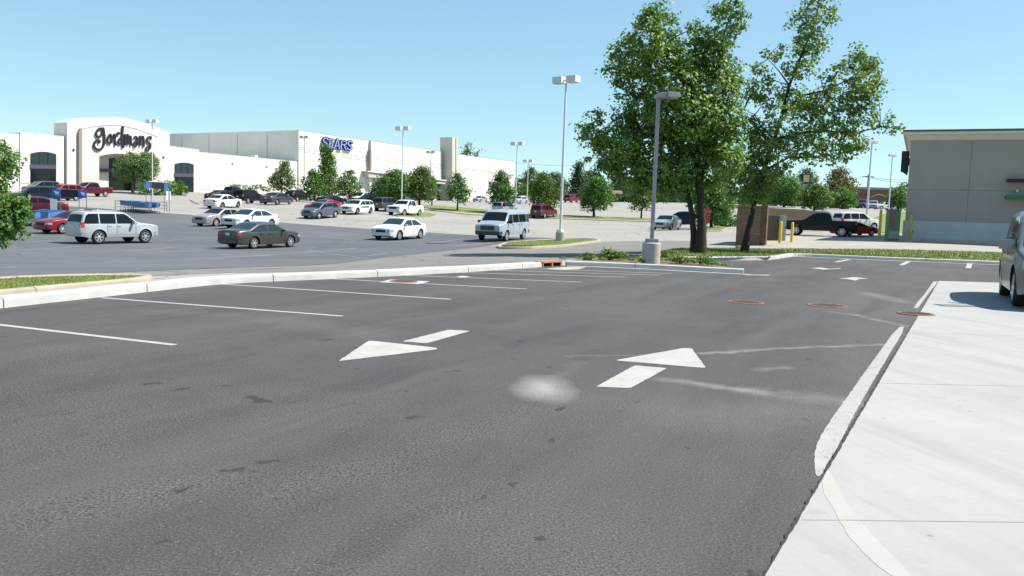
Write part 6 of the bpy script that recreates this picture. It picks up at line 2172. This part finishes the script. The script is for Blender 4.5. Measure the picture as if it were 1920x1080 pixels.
tree(1290, 376, 240, 335, 60, 'round', LM['far'], 'distant tree behind the two dark trunks', 130, trunk=0.08, leaf=0.45)
tree(1168, 376, 250, 330, 56, 'round', LM['far'], 'distant tree above the hedge left of the grey lamp post', 131, trunk=0.08, leaf=0.45)
tree(1232, 376, 255, 334, 56, 'round', LM['far'], 'distant tree above the hedge behind the grey lamp post', 132, trunk=0.08, leaf=0.45)

# far belt of trees closing the horizon
rg = np.random.RandomState(77)
bl = []
for u in range(930, 1960, 7):
    Y = rg.uniform(330, 380)
    p = P(u, 372, Y)
    z = h1(p.x, Y)
    hh = rg.uniform(4.5, 9.0)
    bl.append((p.x, Y, z + hh * 0.45, rg.uniform(3.5, 6), 3.0, hh * 0.6))
for u in range(-300, 930, 22):
    p = P(u, 365, 420)
    bl.append((p.x, 420, h1(p.x, 420) + 3, 8, 4, 4.5))
o = crown('distant_tree_belt', bl, 0.5, 1.5, LM['far'], 78, None, clump=1.0, per=8)
tag(o, 'far belt of mixed trees along the horizon', 'trees', kind='stuff')

# hedges and shrubs
def shrub(u, vb, Y, vt, wpx, m, label, seed, name='shrub', cat='shrub', leaf=0.22, dens=0.9, group=None, depth=None, stems=False):
    rg = np.random.RandomState(seed)
    a, t = P(u, vb, Y), P(u, vt, Y)
    g = h1(a.x, Y)
    h = max(0.5, t.z - g)
    w = wpx * Y / F
    d = depth or min(w, 2.2)
    n = max(3, int(w / max(0.5, h * 0.5)))
    o = thing(name, (a.x, Y, g), label, cat, group=group)
    bl = []
    lo = 0.38 if not stems else 0.72
    for i in range(n):
        x = -w / 2 + w * (i + 0.5) / n
        r = w / n * 0.75
        bl.append((x, rg.uniform(-.2, .2) * d, h * lo + rg.uniform(-.05, .08) * h, r, d / 2, h * (0.58 if not stems else 0.26)))
    crown('foliage', bl, dens, leaf, m, seed, o, clump=leaf * 0.5, per=9, hollow=0.65, out=0.7)
    mb = MB()
    for i in range(3 if not stems else 4):
        limb(mb, (rg.uniform(-.15, .15) * min(w, 1), 0, -0.1), (rg.uniform(-.35, .35) * w, 0, h * 0.7), 0.035, 0.015, rg, 0.04, 4, 5)
    mb.build('stem', MT['bark'], o)
    return o
shrub(283, 364, 128, 337, 40, LM['mid'], 'large clipped round bush left of the three by the shop entrance', 201, leaf=0.26)
shrub(313, 364, 130, 338, 30, LM['mid'], 'middle clipped round bush of the three by the shop entrance', 202, leaf=0.26)
shrub(335, 365, 132, 339, 24, LM['mid'], 'right clipped round bush of the three, below the arched window', 203, leaf=0.26)
for i, (u, vt, w) in enumerate(((426, 344, 13), (441, 345, 16), (465, 348, 15), (484, 347, 18), (500, 350, 13), (512, 348, 9), (560, 352, 14))):
    shrub(u, 366, 158 if u < 530 else 165, vt, w, LM['grey'], 'small stemmed shrub in the row of planting along the cream wall', 210 + i, name='wall_shrub', leaf=0.26, dens=0.55, group='shrubs along the cream store wall', stems=True)
shrub(1165, 379, 195, 362, 56, LM['hedge'], 'clipped dark hedge seen left of the grey lamp post', 231, name='hedge', cat='hedge', leaf=0.35, depth=2.5)
shrub(1245, 379.5, 195, 367, 62, LM['hedge'], 'clipped dark hedge seen right of the grey lamp post', 232, name='hedge', cat='hedge', leaf=0.35, depth=2.5)
shrub(1358, 416, 92, 402, 46, LM['mid'], 'low rounded bush left of the brown block enclosure', 233, leaf=0.26)
shrub(1352, 398, 110, 384, 26, LM['bronze'], 'brownish bush just above the low rounded bush', 234, leaf=0.28)
shrub(1445, 388, 165, 378, 26, LM['hedge'], 'dark low hedge above the left end of the tan block wall', 235, name='hedge', cat='hedge', leaf=0.35)
shrub(1485, 387, 168, 379, 40, LM['hedge'], 'dark low hedge beneath the pylon sign', 236, name='hedge', cat='hedge', leaf=0.35)
shrub(1560, 391, 150, 379, 60, LM['hedge'], 'dark hedge left of the brown restaurant, under the bronze tree', 237, name='hedge', cat='hedge', leaf=0.35)
# mulch strip and the bedding plants by the lamp base
BED = [G(u, v, 0.1) for u, v in ((1063, 490), (1130, 492.3), (1220, 496.5), (1300, 501), (1376, 505.3), (1366, 500), (1300, 491), (1250, 484), (1200, 483), (1120, 486), (1066, 489))]
mulch = mat('bark_mulch', (0.11, 0.075, 0.045), 0.95, col2=(0.20, 0.135, 0.085), vscale=14, bump=0.8, bscale=40)
struct(draped('mulch_bed', BED, mulch, flat=0.105))
def plant(p, r, h, seed, kind):
    rg = np.random.RandomState(seed)
    o = thing('bedding_plant', p, ['bushy green bedding plant in the mulch strip beside the lamp base', 'low yellowish bedding plant with grassy leaves in the mulch strip'][kind], 'plant', group=['bushy plants in the mulch strip', 'low yellowish plants in the mulch strip'][kind])
    if kind == 0:
        bl = [(rg.uniform(-.5, .5) * r, rg.uniform(-.5, .5) * r, h * rg.uniform(.35, .7), r * .55, r * .55, h * .38) for _ in range(4)]
        crown('foliage', bl, 0.8, 0.085, LM['bedgreen'], seed, o, clump=0.05, per=8, hollow=0.4, up=0.5)
    else:
        n = 110
        th = rg.uniform(0, 2 * math.pi, n)
        L_ = rg.uniform(0.5, 1.0, n) * h * 1.3
        ln = rg.uniform(0.25, 0.9, n)
        C = np.stack([np.cos(th) * L_ * ln * 0.5 + rg.uniform(-.4, .4, n) * r, np.sin(th) * L_ * ln * 0.5 + rg.uniform(-.4, .4, n) * r, L_ * 0.45], 1)
        leaf_mesh('foliage', C, np.stack([np.cos(th), np.sin(th), rg.uniform(0.1, 1.2, n)], 1), h * 0.5, LM['bed'], rg, o, aspect=0.22)
k = 0
for u, v, r, h, kd in ((1056, 490, .22, .22, 1), (1085, 490.5, .25, .25, 1), (1100, 489, .33, .36, 0), (1112, 490, .30, .30, 0), (1140, 489, .36, .50, 0), (1154, 490, .33, .38, 0), (1130, 491.5, .26, .24, 1), (1165, 493, .26, .25, 1), (1185, 493.5, .3, .30, 1), (1200, 492, .32, .38, 0), (1205, 496, .25, .28, 1),
                       (1246, 494, .3, .36, 1), (1262, 495.5, .3, .35, 1), (1276, 497, .3, .33, 0), (1290, 497, .34, .38, 1), (1305, 499, .3, .36, 1), (1322, 499, .34, .36, 0), (1336, 502, .3, .34, 1), (1350, 503.5, .3, .32, 1), (1362, 504, .26, .26, 1), (1252, 488, .28, .3, 0), (1235, 487, .3, .3, 0), (1172, 487, .3, .32, 0), (1385, 470, .3, .42, 1)):
    p = G(u, v - 2.2, 0.11)
    plant(p, r, h * 0.72, 300 + k, kd if k % 3 else 1)
    k += 1
